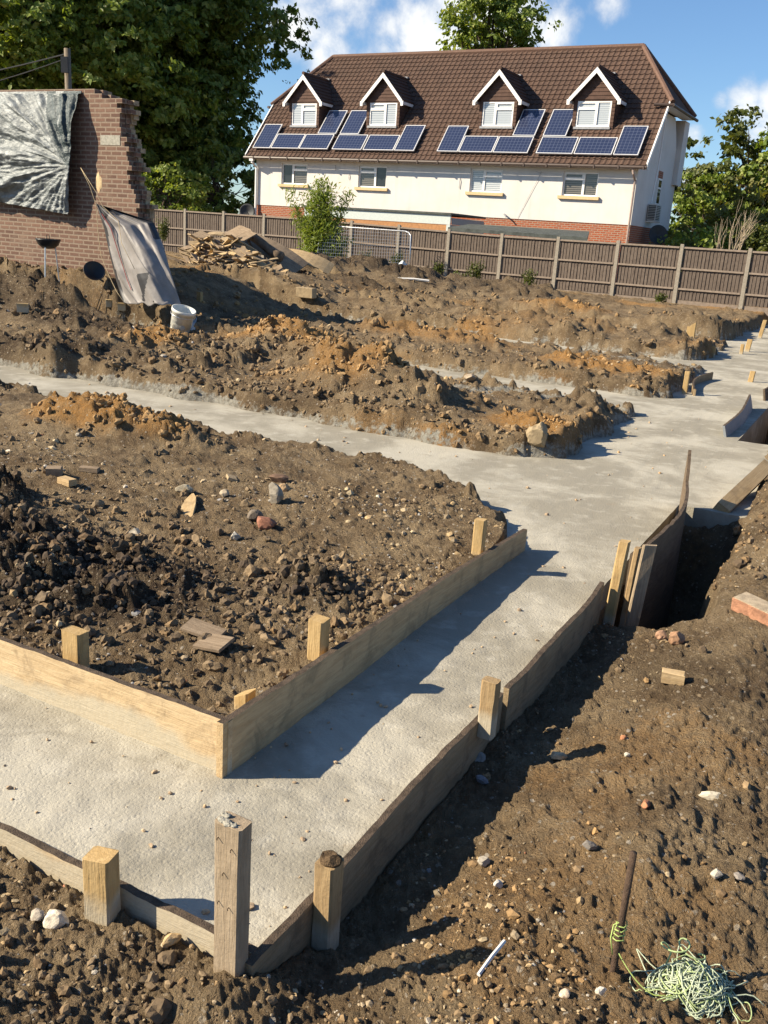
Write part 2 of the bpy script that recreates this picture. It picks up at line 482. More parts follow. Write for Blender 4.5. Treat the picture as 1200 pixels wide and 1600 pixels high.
# ------------------------------------------------------------------ materials
def soil_material():
    m, n = newmat('soil')
    co = n.coords('Object')
    at_ = n.n('ShaderNodeAttribute', attribute_name='soil').outputs['Color']
    sep = n.n('ShaderNodeSeparateColor'); n.set(sep, 0, at_)
    clay, splash, dark = sep.outputs[0], sep.outputs[1], sep.outputs[2]
    n1 = n.noise(co, 3.5, 6, .6); n2 = n.noise(co, 22, 6, .65); n3 = n.noise(co, 120, 4, .6); n5 = n.noise(co, 9, 5, .6, .8)
    base = n.mix(n.ss(n1, .35, .7), (.178, .124, .073), (.335, .250, .152))
    base = n.mix(n.ss(dark, .25, .9), base, (.066, .046, .031))
    base = n.mix(n.math('MULTIPLY', n.ss(n2, .5, .75), .55), base, (.40, .308, .192))
    cl = n.mix(n.ss(n2, .35, .65), (.45, .235, .075), (.36, .215, .092))
    base = n.mix(n.ss(n.math('ADD', clay, n.math('MULTIPLY', n.math('SUBTRACT', n2, .5), .9)), .3, .9), base, cl)
    base = n.mix(n.math('MULTIPLY', n.ss(n5, .54, .68), .55), base, n.mix(.5, base, (.05, .034, .02)))
    base = n.mix(n.math('MULTIPLY', n.ss(n5, .46, .34), .4), base, n.mix(.5, base, (.42, .32, .19)))
    grey = n.mix(n.ss(n2, .4, .62), (.27, .25, .21), (.44, .42, .36))
    base = n.mix(n.ss(n.math('ADD', splash, n.math('MULTIPLY', n.math('SUBTRACT', n2, .5), 1.4)), .35, .75), base, grey)
    # small flints and chips bedded in the soil
    vo = n.n('ShaderNodeTexVoronoi', feature='F1'); n.set(vo, 'Vector', co); n.set(vo, 'Scale', 42.0); n.set(vo, 'Randomness', 1.0)
    sel = n.n('ShaderNodeSeparateColor'); n.set(sel, 0, vo.outputs['Color'])
    chip = n.math('MULTIPLY', n.math('LESS_THAN', vo.outputs['Distance'], n.math('MULTIPLY', sel.outputs[1], .40)), n.math('GREATER_THAN', sel.outputs[0], .66))
    vo2 = n.n('ShaderNodeTexVoronoi', feature='F1'); n.set(vo2, 'Vector', co); n.set(vo2, 'Scale', 110.0)
    sel2 = n.n('ShaderNodeSeparateColor'); n.set(sel2, 0, vo2.outputs['Color'])
    chip2 = n.math('MULTIPLY', n.math('LESS_THAN', vo2.outputs['Distance'], n.math('MULTIPLY', sel2.outputs[1], .45)), n.math('GREATER_THAN', sel2.outputs[0], .7))
    cc = n.mix(sel.outputs[2], (.40, .30, .18), (.52, .47, .40))
    base = n.mix(n.math('MULTIPLY', chip, .85), base, cc)
    base = n.mix(n.math('MULTIPLY', chip2, .7), base, n.mix(sel2.outputs[2], (.33, .23, .12), (.45, .40, .33)))
    base = n.mix(n.math('MULTIPLY', n3, .4), base, n.mix(.5, base, (.04, .028, .018)))
    hgt = n.math('ADD', n.math('MULTIPLY', n.noise(co, 30, 10, .72), 1.2), n.math('MULTIPLY', n3, .45))
    hgt = n.math('ADD', hgt, n.math('MULTIPLY', chip, .12))
    b = n.bump(hgt, 1.0, .045)
    n.out(base, .93, b, spec=.12)
    return m


def concrete_material():
    m, n = newmat('concrete')
    co = n.coords('Object')
    n1 = n.noise(co, 1.1, 6, .6, .4); n2 = n.noise(co, 7, 6, .6); n3 = n.noise(co, 90, 5, .65); n4 = n.noise(co, 260, 3, .6)
    c = n.mix(n.ss(n1, .42, .60), (.285, .262, .21), (.475, .445, .370))
    c = n.mix(n.math('MULTIPLY', n.ss(n2, .5, .72), .5), c, (.58, .55, .47))
    c = n.mix(n.math('MULTIPLY', n.ss(n.noise(co, 2.3, 6, .65, .9), .54, .68), .7), c, (.255, .235, .19))
    c = n.mix(n.math('MULTIPLY', n.ss(n.noise(n.coords('Object', (1, 1, 1)), 5.2, 7, .7, 1.6), .60, .72), .5), c, (.29, .235, .17))
    c = n.mix(n.math('MULTIPLY', n.ss(n3, .3, .55), .25), n.mix(.35, c, (.20, .185, .15)), c)
    vo = n.n('ShaderNodeTexVoronoi', feature='SMOOTH_F1'); n.set(vo, 'Vector', co); n.set(vo, 'Scale', 75.0)
    hgt = n.math('ADD', n.math('MULTIPLY', n3, .8), n.math('MULTIPLY', n.ss(vo.outputs['Distance'], .02, .45), .35))
    hgt = n.math('ADD', hgt, n.math('MULTIPLY', n4, .4))
    hgt = n.math('ADD', hgt, n.math('MULTIPLY', n2, .8))
    n.out(c, .88, n.bump(hgt, .42, .010), spec=.2)
    return m


def wood_material(name, c1, c2, axis='X', dirt=(.12, .09, .06), dirt_amt=.35, rough=.75, splash=None, scale=1.0):
    m, n = newmat(name)
    sc = {'X': (1.2, 14, 14), 'Z': (14, 14, 1.2)}[axis]
    g0 = n.coords('Object', tuple(s * scale for s in sc))
    oi = n.n('ShaderNodeObjectInfo').outputs['Random']
    va = n.n('ShaderNodeVectorMath', operation='ADD'); n.set(va, 0, g0)
    cmb = n.n('ShaderNodeCombineXYZ'); n.set(cmb, 0, n.math('MULTIPLY', oi, 37.0)); n.set(cmb, 1, n.math('MULTIPLY', oi, 91.0)); n.set(va, 1, cmb)
    g = va.outputs[0]
    co = n.coords('Object')
    gr = n.noise(g, 3.0, 6, .6, 1.2)
    gr2 = n.noise(g, 11.0, 3, .6, .3)
    c = n.mix(n.ss(gr, .3, .7), c1, c2)
    c = n.mix(n.math('MULTIPLY', n.ss(gr2, .5, .75), .45), c, tuple(v * .55 for v in c1))
    c = n.mix(n.math('MULTIPLY', oi, .25), c, tuple(v * .7 for v in c1))
    dn = n.ss(n.noise(co, 9, 6, .65, .5), .48, .72)
    c = n.mix(n.math('MULTIPLY', dn, dirt_amt), c, dirt)
    # knots
    vo = n.n('ShaderNodeTexVoronoi'); n.set(vo, 'Vector', co); n.set(vo, 'Scale', 5.5)
    kn = n.math('SUBTRACT', 1.0, n.ss(vo.outputs['Distance'], .02, .10))
    c = n.mix(n.math('MULTIPLY', kn, .6), c, tuple(v * .4 for v in c1))
    if splash is not None:         # cement smeared along the lower edge
        sx = n.n('ShaderNodeSeparateXYZ'); n.set(sx, 0, co)
        k = n.ss(n.math('ADD', sx.outputs[2], n.math('MULTIPLY', n.math('SUBTRACT', n.noise(co, 2.6, 4, .6), .5), .22)), splash + .03, splash - .02)
        c = n.mix(n.math('MULTIPLY', k, .8), c, n.mix(n.noise(co, 60, 4, .6), (.33, .29, .21), (.47, .43, .34)))
    n.out(c, rough, n.bump(n.math('ADD', gr2, n.math('MULTIPLY', n.noise(co, 70, 4, .6), .8)), .5, .004), spec=.2)
    return m


def plain(name, col, rough=.6, metallic=0.0, var=.25, bump=.15, scale=12, spec=.3):
    m, n = newmat(name)
    co = n.coords('Object')
    nz = n.noise(co, scale, 5, .6)
    c = n.mix(n.ss(nz, .3, .75), col, tuple(v * (1 - var) for v in col))
    n.out(c, rough, n.bump(n.noise(co, scale * 6, 4, .6), bump, .01), metallic, spec)
    return m


def brick_material(name, c1, c2, mortar, bw, bh, axes='XZ', stain=None, mort=.012):
    m, n = newmat(name)
    co = n.coords('Object')
    sx = n.n('ShaderNodeSeparateXYZ'); n.set(sx, 0, co)
    cm = n.n('ShaderNodeCombineXYZ')
    n.set(cm, 0, n.math('ADD', sx.outputs[0], sx.outputs[1])); n.set(cm, 1, sx.outputs[2])
    bt = n.n('ShaderNodeTexBrick')
    n.set(bt, 'Vector', cm); n.set(bt, 'Color1', c1); n.set(bt, 'Color2', c2); n.set(bt, 'Mortar', mortar)
    n.set(bt, 'Scale', 1.0); n.set(bt, 'Mortar Size', mort); n.set(bt, 'Mortar Smooth', .15); n.set(bt, 'Bias', 0.0); n.set(bt, 'Brick Width', bw); n.set(bt, 'Row Height', bh)
    nz = n.noise(co, 2.2, 6, .65, .4); nf = n.noise(co, 25, 5, .65)
    c = n.mix(n.math('MULTIPLY', n.ss(nf, .4, .75), .4), bt.outputs[0], tuple(v * .55 for v in c1))
    if stain:
        c = n.mix(n.math('MULTIPLY', n.ss(nz, .5, .7), .6), c, stain)
    hb = n.math('SUBTRACT', n.math('MULTIPLY', nf, .3), bt.outputs[1])
    n.out(c, .9, n.bump(hb, .6, .012), spec=.15)
    return m


def leaf_material(name, c1, c2, c3):
    m, n = newmat(name)
    a = n.n('ShaderNodeAttribute', attribute_name='tint').outputs['Fac']
    c = n.mix(n.ss(a, .0, .6), c1, c2)
    c = n.mix(n.ss(a, .75, 1.0), c, c3)
    d = n.n('ShaderNodeBsdfPrincipled'); n.set(d, 'Base Color', c); n.set(d, 'Roughness', .5); n.set(d, 'Specular IOR Level', .35)
    tr = n.n('ShaderNodeBsdfTranslucent'); n.set(tr, 0, n.mix(1.0, c, (1.3, 1.25, .5), 'MULTIPLY'))
    mx = n.n('ShaderNodeMixShader'); n.set(mx, 0, .40); n.set(mx, 1, d); n.set(mx, 2, tr)
    o = n.n('ShaderNodeOutputMaterial'); n.set(o, 0, mx)
    return m


MT = {}
MT['soil'] = soil_material()
MT['concrete'] = concrete_material()
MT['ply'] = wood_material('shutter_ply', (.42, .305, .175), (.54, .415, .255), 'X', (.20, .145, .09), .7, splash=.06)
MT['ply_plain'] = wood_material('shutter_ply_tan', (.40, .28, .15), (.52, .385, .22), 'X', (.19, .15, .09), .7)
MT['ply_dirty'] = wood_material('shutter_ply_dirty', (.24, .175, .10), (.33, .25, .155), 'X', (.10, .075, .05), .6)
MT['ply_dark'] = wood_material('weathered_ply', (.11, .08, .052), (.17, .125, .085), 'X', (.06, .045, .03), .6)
MT['ply_edge'] = plain('board_edge', (.105, .075, .052), .9, var=.6, bump=.6, scale=40)
MT['stake'] = wood_material('stake_pine', (.37, .245, .105), (.48, .34, .165), 'Z', (.17, .12, .07), .6, splash=.03)
MT['stake_grey'] = wood_material('stake_weathered', (.28, .215, .145), (.40, .315, .22), 'Z', (.15, .115, .075), .65, scale=1.3)
MT['stake_brown'] = wood_material('stake_brown', (.29, .195, .10), (.38, .27, .145), 'Z', (.13, .09, .055), .65, splash=.05)
MT['timber_x'] = wood_material('timber', (.38, .26, .13), (.50, .37, .21), 'X', (.14, .10, .06), .4)
MT['timber_old'] = wood_material('old_timber', (.20, .145, .095), (.31, .235, .16), 'X', (.08, .06, .04), .45)
MT['chip'] = plain('pale_chipboard', (.38, .285, .17), .85, var=.35, bump=.3, scale=18)
MT['fence_wood'] = wood_material('fence_boards', (.085, .064, .052), (.150, .120, .098), 'Z', (.055, .04, .032), .75)
MT['fence_rail'] = plain('fence_rail', (.24, .19, .15), .85, var=.3)
MT['post_conc'] = plain('concrete_post', (.30, .265, .215), .9, var=.3, bump=.4, scale=20)
def render_material():
    m, n = newmat('white_render')
    co = n.coords('Object')
    a = n.ss(n.noise(co, .9, 5, .6), .35, .7)
    b = n.ss(n.noise(n.coords('Object', (4, 4, .35)), 1.0, 5, .65), .5, .75)
    c = n.mix(a, (.63, .605, .575), (.58, .55, .515))
    c = n.mix(n.math('MULTIPLY', b, .35), c, (.47, .43, .375))
    n.out(c, .92, n.bump(n.noise(co, 30, 4, .6), .2, .01), spec=.15)
    return m


MT['render'] = render_material()
MT['upvc'] = plain('white_upvc', (.80, .79, .77), .35, var=.05, bump=.02)
MT['plinth'] = brick_material('red_brick', (.36, .105, .048), (.27, .075, .038), (.33, .26, .20), .22, .075)
MT['oldbrick'] = brick_material('old_brick', (.190, .112, .082), (.120, .070, .054), (.245, .190, .145), .215, .0685, stain=(.215, .155, .115), mort=.013)
MT['rubble'] = plain('brick_rubble', (.42, .33, .22), .95, var=.55, bump=.9, scale=14)
def tile_material():
    m, n = newmat('roof_tile')
    co = n.coords('Object')
    vo = n.n('ShaderNodeTexVoronoi'); n.set(vo, 'Vector', n.coords('Object', (3.6, 3.6, 3.6))); n.set(vo, 'Scale', 1.0)
    sp = n.n('ShaderNodeSeparateColor'); n.set(sp, 0, vo.outputs['Color'])
    c = n.mix(sp.outputs[0], (.078, .049, .038), (.098, .062, .047))
    c = n.mix(n.math('MULTIPLY', n.ss(n.noise(co, 1.1, 6, .65, .5), .45, .7), .5), c, (.062, .043, .035))
    c = n.mix(n.math('MULTIPLY', n.ss(n.noise(co, 14, 5, .7), .58, .72), .18), c, (.155, .135, .10))
    n.out(c, .88, n.bump(n.noise(co, 40, 4, .6), .3, .01), spec=.15)
    return m


MT['tile'] = tile_material()
MT['tile2'] = plain('hung_tile', (.098, .056, .042), .85, var=.35, bump=.4, scale=5)
MT['ridge'] = plain('ridge_tile', (.145, .085, .062), .8, var=.3, bump=.3)
MT['gutter'] = plain('gutter_brown', (.09, .065, .055), .45, var=.2)
MT['pipe'] = plain('downpipe', (.34, .26, .225), .5, var=.2)
MT['sill'] = plain('stone_sill', (.62, .46, .26), .85, var=.15, bump=.2)
MT['lead'] = plain('lead', (.33, .34, .36), .55, var=.3)
MT['pv_frame'] = plain('pv_frame', (.72, .72, .72), .35, metallic=.3, var=.05)
MT['darkgrey'] = plain('dark_grey', (.045, .047, .05), .6, var=.3)
MT['grey_clad'] = plain('grey_cladding', (.24, .26, .275), .6, var=.15)
MT['pale_fascia'] = plain('pale_fascia', (.50, .55, .53), .6, var=.1)
MT['felt'] = plain('roof_felt', (.085, .095, .088), .9, var=.5, bump=.5, scale=5)
MT['beam'] = plain('orange_beam', (.42, .21, .09), .8, var=.25)
MT['black'] = plain('black_plastic', (.018, .018, .019), .4, var=.3)
MT['black_metal'] = plain('black_enamel', (.02, .02, .022), .35, var=.3)
MT['steel'] = plain('galvanised_steel', (.52, .53, .54), .38, metallic=.8, var=.25)
MT['rust'] = plain('rusty_steel', (.095, .060, .040), .8, var=.5, bump=.6, scale=60)
MT['string'] = plain('green_string', (.40, .49, .23), .7, var=.3, bump=.3, scale=60)
MT['string_white'] = plain('string_pale', (.46, .52, .38), .8, var=.25, bump=.3, scale=60)
MT['bright_string'] = plain('bright_string', (.36, .46, .14), .6, var=.2)
MT['rope'] = plain('rope', (.42, .33, .20), .9, var=.3)
MT['bucket'] = plain('bucket_plastic', (.66, .66, .60), .45, var=.22, bump=.1)
MT['cement'] = plain('cement_splash', (.40, .38, .32), .9, var=.4, bump=.6, scale=25)
MT['bark'] = plain('bark', (.085, .062, .045), .95, var=.5, bump=.9, scale=9)
MT['log'] = plain('old_log', (.20, .145, .10), .95, var=.5, bump=.9, scale=9)
MT['bark_pale'] = plain('bleached_bark', (.42, .34, .24), .9, var=.3, bump=.4)
MT['bamboo'] = plain('bamboo_stem', (.22, .27, .08), .6, var=.3)
MT['polythene'] = plain('polythene', (.66, .68, .67), .25, var=.2, bump=.3, scale=7, spec=.5)
MT['whitepipe'] = plain('white_pipe', (.72, .70, .66), .4, var=.1)
MT['red'] = plain('red_tape', (.30, .03, .035), .6)
MT['pole'] = wood_material('pole_wood', (.16, .125, .09), (.23, .185, .135), 'Z')
MT['clods'] = plain('soil_lump', (.135, .092, .055), .95, var=.6, bump=.9, scale=30, spec=.1)


def stone_attr_material(name):
    m, n = newmat(name)
    c = n.n('ShaderNodeAttribute', attribute_name='stone').outputs['Color']
    co = n.coords('Object')
    nz = n.noise(co, 60, 5, .65)
    c = n.mix(n.math('MULTIPLY', n.ss(nz, .45, .75), .6), c, n.mix(.6, c, (.05, .035, .02)))
    n.out(c, .85, n.bump(nz, .5, .006), spec=.25)
    return m


MT['gravel'] = stone_attr_material('loose_stone')
MT['leaf_a'] = leaf_material('leaf_mid', (.105, .160, .026), (.190, .250, .045), (.330, .360, .105))
MT['leaf_b'] = leaf_material('leaf_dark', (.075, .120, .022), (.145, .195, .038), (.270, .300, .085))
MT['leaf_c'] = leaf_material('leaf_olive', (.060, .080, .018), (.095, .115, .028), (.150, .160, .045))
MT['leaf_d'] = leaf_material('leaf_yellowing', (.125, .130, .025), (.175, .165, .035), (.235, .200, .055))
MT['leaf_bamboo'] = leaf_material('leaf_bamboo', (.150, .215, .035), (.230, .290, .055), (.330, .360, .095))


def glass_material(name, tint, rough=.08):
    m, n = newmat(name)
    co = n.coords('Object')
    c = n.mix(n.noise(co, 3, 2), tint, tuple(v * .7 for v in tint))
    n.out(c, rough, None, 0.0, .5)
    return m


MT['glass'] = glass_material('window_glass', (.022, .026, .032))


def blind_material():
    m, n = newmat('pane_with_blind')
    sx = n.n('ShaderNodeSeparateXYZ'); n.set(sx, 0, n.coords('Object'))
    k = n.math('FRACT', n.math('MULTIPLY', sx.outputs[2], 14.0))
    c = n.mix(n.ss(k, .35, .65), (.50, .53, .55), (.24, .27, .30))
    n.out(c, .12, None, 0, .7)
    return m


MT['blind'] = blind_material()


def dark_blind_material():
    m, n = newmat('pane_with_dark_blind')
    sx = n.n('ShaderNodeSeparateXYZ'); n.set(sx, 0, n.coords('Object'))
    k = n.math('FRACT', n.math('MULTIPLY', sx.outputs[2], 14.0))
    c = n.mix(n.ss(k, .3, .7), (.16, .145, .13), (.035, .035, .035))
    n.out(c, .12, None, 0, .7)
    return m


MT['darkblind'] = dark_blind_material()


def pv_material():
    m, n = newmat('solar_cells')
    co = n.coords('Object')
    sx = n.n('ShaderNodeSeparateXYZ'); n.set(sx, 0, co)

    def line(s, k, wd):
        f = n.math('FRACT', n.math('MULTIPLY', s, k))
        return n.math('LESS_THAN', f, wd)
    l1 = n.math('MAXIMUM', line(sx.outputs[0], 7.0, .10), line(sx.outputs[1], 7.0, .10))
    cells = n.mix(n.noise(co, 4, 3), (.017, .024, .055), (.024, .033, .072))
    c = n.mix(n.math('MULTIPLY', l1, .5), cells, (.14, .16, .23))
    n.out(c, .14, None, 0.0, .6)
    return m


MT['pv'] = pv_material()


def tarp_material(name, kind):
    m, n = newmat(name)
    co = n.coords('Object')
    a = n.n('ShaderNodeAttribute', attribute_name='zone').outputs['Fac']
    if kind == 'silver':
        c = n.mix(n.ss(n.noise(co, 5, 5, .6, .6), .35, .7), (.10, .115, .12), (.23, .25, .255))
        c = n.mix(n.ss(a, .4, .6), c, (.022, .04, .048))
        r, met = .5, .12
        b = n.bump(n.noise(n.coords('Object', (9, 9, 22), (0, .5, 0)), 1.0, 6, .62, 1.2), .5, .04)
    else:
        c = n.mix(n.ss(n.noise(co, 4, 5, .6), .35, .7), (.19, .175, .165), (.26, .24, .23))
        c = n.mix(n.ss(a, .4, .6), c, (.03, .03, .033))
        r, met = .55, 0
        b = n.bump(n.noise(co, 9, 4, .5, .6), .15, .02)
    n.out(c, r, b, met, .4)
    return m


MT['silver'] = tarp_material('silver_tarp', 'silver')
MT['sheet'] = tarp_material('dust_sheet', 'sheet')

# ------------------------------------------------------------------ ground and footing
rng = np.random.default_rng(7)


def build_ground():
    rs = [0.25]
    while rs[-1] < 13: rs.append(rs[-1] * (1.0045 if rs[-1] > 1.2 else 1.03))
    while rs[-1] < 36: rs.append(rs[-1] * 1.0065)
    while rs[-1] < 1500: rs.append(rs[-1] * 1.06)
    rs = np.array(rs)
    a1 = np.arange(-34, 34.001, 0.115)
    ao = np.concatenate([np.arange(-180, -75, 5.0), np.arange(-75, -34, 1.0)])
    an = np.radians(np.concatenate([ao, a1, -ao[::-1][:-1]]))
    na, nr = len(an), len(rs)
    A, Rr = np.meshgrid(an, rs)
    x = (Rr * np.sin(A)).ravel(); y = (Rr * np.cos(A)).ravel()
    h, clay, splash, dark = terrain(x, y)
    far = sst(36, 60, Rr.ravel())
    h = h * (1 - far) + 0.25 * far
    V = np.stack([x, y, h], 1)
    i = np.arange(nr - 1)[:, None] * na + np.arange(na)[None, :]
    j = np.arange(nr - 1)[:, None] * na + (np.arange(na)[None, :] + 1) % na
    Fq = np.stack([i, j, j + na, i + na], -1).reshape(-1, 4)[:, ::-1]
    colr = np.stack([clay, splash, dark, np.ones_like(clay)], 1)
    me = np_mesh('ground', V, Fq, MT['soil'], True, None, {'soil': colr})
    o = link('ground', me)
    tag(o, kind='structure')


build_ground()


def build_concrete():
    qs = [1.448]
    while qs[-1] < 27.5: qs.append(qs[-1] + 0.012 * max(1, (qs[-1] / 2.2) ** 1.6))
    qs = np.array(qs)
    ts = [-1.0]
    while ts[-1] > -30: ts.append(ts[-1] - 0.014 * max(1, (-ts[-1] / 1.8) ** 1.5))
    ts = np.array(ts)
    T, Q = np.meshgrid(ts, qs)
    x = Q * W2[0] + T * L2[0]; y = Q * W2[1] + T * L2[1]
    z = 0.006 * fbm(x * 1.5, y * 1.5, 201, 3) + 0.004 * fbm(x * 14, y * 14, 205, 3) + .0012 * fbm(x * 40, y * 40, 211, 2) * sst(7, 4, Q)
    V = np.stack([x.ravel(), y.ravel(), z.ravel()], 1)
    nt, nq = len(ts), len(qs)
    i = (np.arange(nq - 1)[:, None] * nt + np.arange(nt - 1)[None, :])
    Fq = np.stack([i, i + nt, i + nt + 1, i + 1], -1).reshape(-1, 4)
    me = np_mesh('concrete_footing', V, Fq, MT['concrete'], True)
    o = link('concrete_footing', me)
    tag(o, kind='structure')
    # the wider pour past the open trench
    mb = MB()

    def P(q, t, z): return (*xy(q, t), z)
    qs2 = np.arange(6.36, 9.21, .08); ts2 = np.arange(-1.0, -.549, .075)
    T, Q = np.meshgrid(ts2, qs2); x = (Q * W2[0] + T * L2[0]).ravel(); y = (Q * W2[1] + T * L2[1]).ravel()
    z = 0.006 * fbm(x * 1.5, y * 1.5, 201, 3) + 0.004 * fbm(x * 14, y * 14, 205, 3)
    nn = len(ts2)
    mb.add(list(zip(x, y, z)), [(i * nn + j, i * nn + nn + j, i * nn + nn + j + 1, i * nn + j + 1) for i in range(len(qs2) - 1) for j in range(nn - 1)])
    mb.add([(x[j], y[j], z[j]) for j in range(nn)] + [(x[j], y[j], -.8) for j in range(nn)], [(j, j + 1, nn + j + 1, nn + j) for j in range(nn - 1)])
    # the edge of the long pour, seen in the open trenches
    mb.add([P(1.448, -1.0005, -.002), P(9.3, -1.0005, -.002), P(9.3, -1.0005, -.8), P(1.448, -1.0005, -.8)], [(0, 1, 2, 3)])
    mb.add([P(9.3, -1.0005, -.002), P(27, -1.0005, -.002), P(27, -1.0005, -.8), P(9.3, -1.0005, -.8)], [(0, 1, 2, 3)])
    o2 = mb.build('concrete_pour', MT['concrete'])
    tag(o2, kind='structure')


build_concrete()

# ---- loose stones and crumbs (nobody could count them)
ICO_V = None


def ico(sub):
    import bmesh
    bm = bmesh.new()
    bmesh.ops.create_icosphere(bm, subdivisions=sub, radius=1.0)
    V = np.array([v.co[:] for v in bm.verts]); Fc = np.array([[v.index for v in f.verts] for f in bm.faces])
    bm.free()
    return V, Fc


ICO1 = ico(1); ICO2 = ico(2); ICO3 = ico(3)


def scatter(name, n, size_fn, base, keep, mat, col_fn, seed, rmin=1.3, rmax=16, flat=.65, sink=.25, smooth=False, jit=.16, lump=0.0):
    g = np.random.default_rng(seed)
    r = rmin * (rmax / rmin) ** g.random(n); a = np.radians(g.uniform(-33, 33, n))
    x = r * np.sin(a); y = r * np.cos(a)
    q = x * W2[0] + y * W2[1]; t = x * L2[0] + y * L2[1]
    h, clay, splash, dark = terrain(x, y)
    ok = keep(q, t, h, g, n, clay, dark)
    x, y, h, r, clay, dark = x[ok], y[ok], h[ok], r[ok], clay[ok], dark[ok]
    n = len(x)
    onc = h < -0.02
    V0, F0 = base
    m = len(V0)
    s = size_fn(g, n, r)
    dv = g.normal(0, jit, (n, m, 1))
    if lump:
        o1, o2 = g.uniform(0, 90, (n, 1)), g.uniform(0, 90, (n, 1))
        dv = dv + lump * 1.7 * fbm(V0[None, :, 0] * 1.5 + V0[None, :, 2] * .9 + o1, V0[None, :, 1] * 1.5 - V0[None, :, 2] * .8 + o2, 301, 3, .65)[..., None]
    V = V0[None] * np.clip(1 + dv, .35, 2)
    V = V * np.stack([g.uniform(.7, 1.3, n), g.uniform(.6, 1.1, n), g.uniform(flat * .6, flat * 1.3, n)], 1)[:, None, :] * s[:, None, None]
    th = g.uniform(0, 2 * pi, n); c, sn = np.cos(th)[:, None], np.sin(th)[:, None]
    tl = g.normal(0, .35, n); ct, st = np.cos(tl)[:, None], np.sin(tl)[:, None]
    X, Y, Z = V[..., 0], V[..., 1], V[..., 2]
    Y, Z = Y * ct - Z * st, Y * st + Z * ct
    X, Y = X * c - Y * sn, X * sn + Y * c
    V = np.stack([X + x[:, None], Y + y[:, None], Z + (h + s * flat * (1 - 2 * sink) * .5)[:, None]], -1).reshape(-1, 3)
    Fq = (F0[None] + (np.arange(n) * m)[:, None, None]).reshape(-1, 3)
    colr = np.repeat(col_fn(g, n, clay, dark), m, axis=0)
    me = np_mesh(name, V, Fq, mat, smooth, None, {'stone': np.concatenate([colr, np.ones((len(colr), 1))], 1)})
    return link(name, me)


def on_soil(q, t, h, g, n, clay, dark):
    return h > -0.12


def keep_soil(pad=1.0, right=1.0, far=1.0, front=1.0):
    def k(q, t, h, g, n, clay, dark):
        conc = (q > 1.44) & (t < -1.0) & (h < 0.015)
        cm_ = np.clip(.35 + 2.6 * fbm((q * 1.9), (t * 1.9), 401, 3) , 0.05, 1.5)
        p = cm_ * np.where((q > 2.03) & (q < 6) & (t < -1.5), pad, np.where(t > -1, right, np.where(q < 1.43, front, far)))
        return (~conc) & (g.random(n) < p) & ~((h < -.2) & (g.random(n) < .7))
    return k


def stone_cols(g, n, clay, dark):
    pal = np.array([(.46, .36, .22), (.52, .46, .37), (.36, .28, .18), (.33, .32, .31), (.56, .50, .41), (.42, .30, .16), (.40, .37, .33), (.33, .15, .085)])
    p = pal[g.choice(len(pal), n, p=[.26, .09, .25, .07, .04, .22, .05, .02])]
    return p * g.uniform(.55, 1.1, (n, 1))


def crumb_cols(g, n, clay, dark):
    a = np.array((.18, .125, .072)); b = np.array((.074, .052, .035)); c = np.array((.43, .255, .10)); d = np.array((.29, .212, .125))
    k = np.clip(dark + g.normal(0, .2, n), 0, 1)[:, None]; cl = np.clip(clay + g.normal(0, .2, n) - .1, 0, 1)[:, None]
    m = g.random((n, 1))
    base = (a * (1 - m) + d * m) * (1 - k) + b * k
    return base * (1 - cl * .8) + c * cl * .8


o = scatter('gravel', 30000, lambda g, n, r: np.clip(g.lognormal(-5.85, .6, n), .0012, .016) * (.7 + r / 4.5), ICO1, keep_soil(1.2, .24, .3, .2), MT['gravel'], stone_cols, 31, sink=.45)
tag(o, 'small pale flints and chips scattered loose over the brown soil', 'gravel', kind='stuff')
o = scatter('soil_crumbs', 24000, lambda g, n, r: np.clip(g.lognormal(-5.6, .5, n), .0015, .011) * (1 + r / 5), ICO1, keep_soil(.7, .36, 1, .45), MT['gravel'], crumb_cols, 32, flat=.85, rmax=20)
tag(o, 'loose crumbs of dug soil lying over the trench banks', 'soil', kind='stuff')


def keep_clod(q, t, h, g, n, clay, dark):
    d = ((q - 2.75) / .75) ** 2 + ((t + 3.1) / 1.0) ** 2
    d2 = ((q - 7.9) / .8) ** 2 + ((t + 4.4) / 1.2) ** 2
    d3 = ((q - 8.6) / 1.2) ** 2 + ((t + 7.2) / 1.6) ** 2
    d4 = ((q - 3.25) / .35) ** 2 + ((t + 1.95) / .35) ** 2
    d5 = ((q - 1.0) / .35) ** 2 + ((t + 2.0) / .6) ** 2
    d6 = np.minimum(((q - 5.05) / .32) ** 2 + ((t + 5.0) / .65) ** 2, ((q - 9.6) / .7) ** 2 + ((t + 6.2) / 1.1) ** 2)
    edge = ((q > 6.7) & (q < 7.25) & (t < -1.9)) | ((q > 10.95) & (q < 11.4) & (t < -2)) | ((q > 15.6) & (q < 16.1) & (t < -2.4)) | ((q > 6.8) & (q < 10) & (t < -1.95) & (t > -2.4))
    p = np.exp(-d) + .9 * np.exp(-d6) + np.exp(-d2) + .8 * np.exp(-d3) + np.exp(-d4) + .3 * np.exp(-d5) + .5 * edge + .12 * (q > 10) + .2 * ((q > 8) & (t < -6)) + .3 * ((t > -.6) & (q > 4.8))
    conc = (q > 1.44) & (t < -1.0) & (h < 0.02)
    return (g.random(n) < p * .75) & ~conc & (h > -.2)


o = scatter('soil_clods', 52000, lambda g, n, r: np.clip(g.lognormal(-4.85, .55, n), .003, .018) * (1 + r / 8), ICO2, keep_clod, MT['gravel'],
            lambda g, n, clay, dark: crumb_cols(g, n, clay, dark) * .9, 33, flat=.95, rmax=24, rmin=1.6, jit=.09, lump=.5)
tag(o, 'heaped clods of dark and orange dug soil on the mounds', 'soil', kind='stuff')

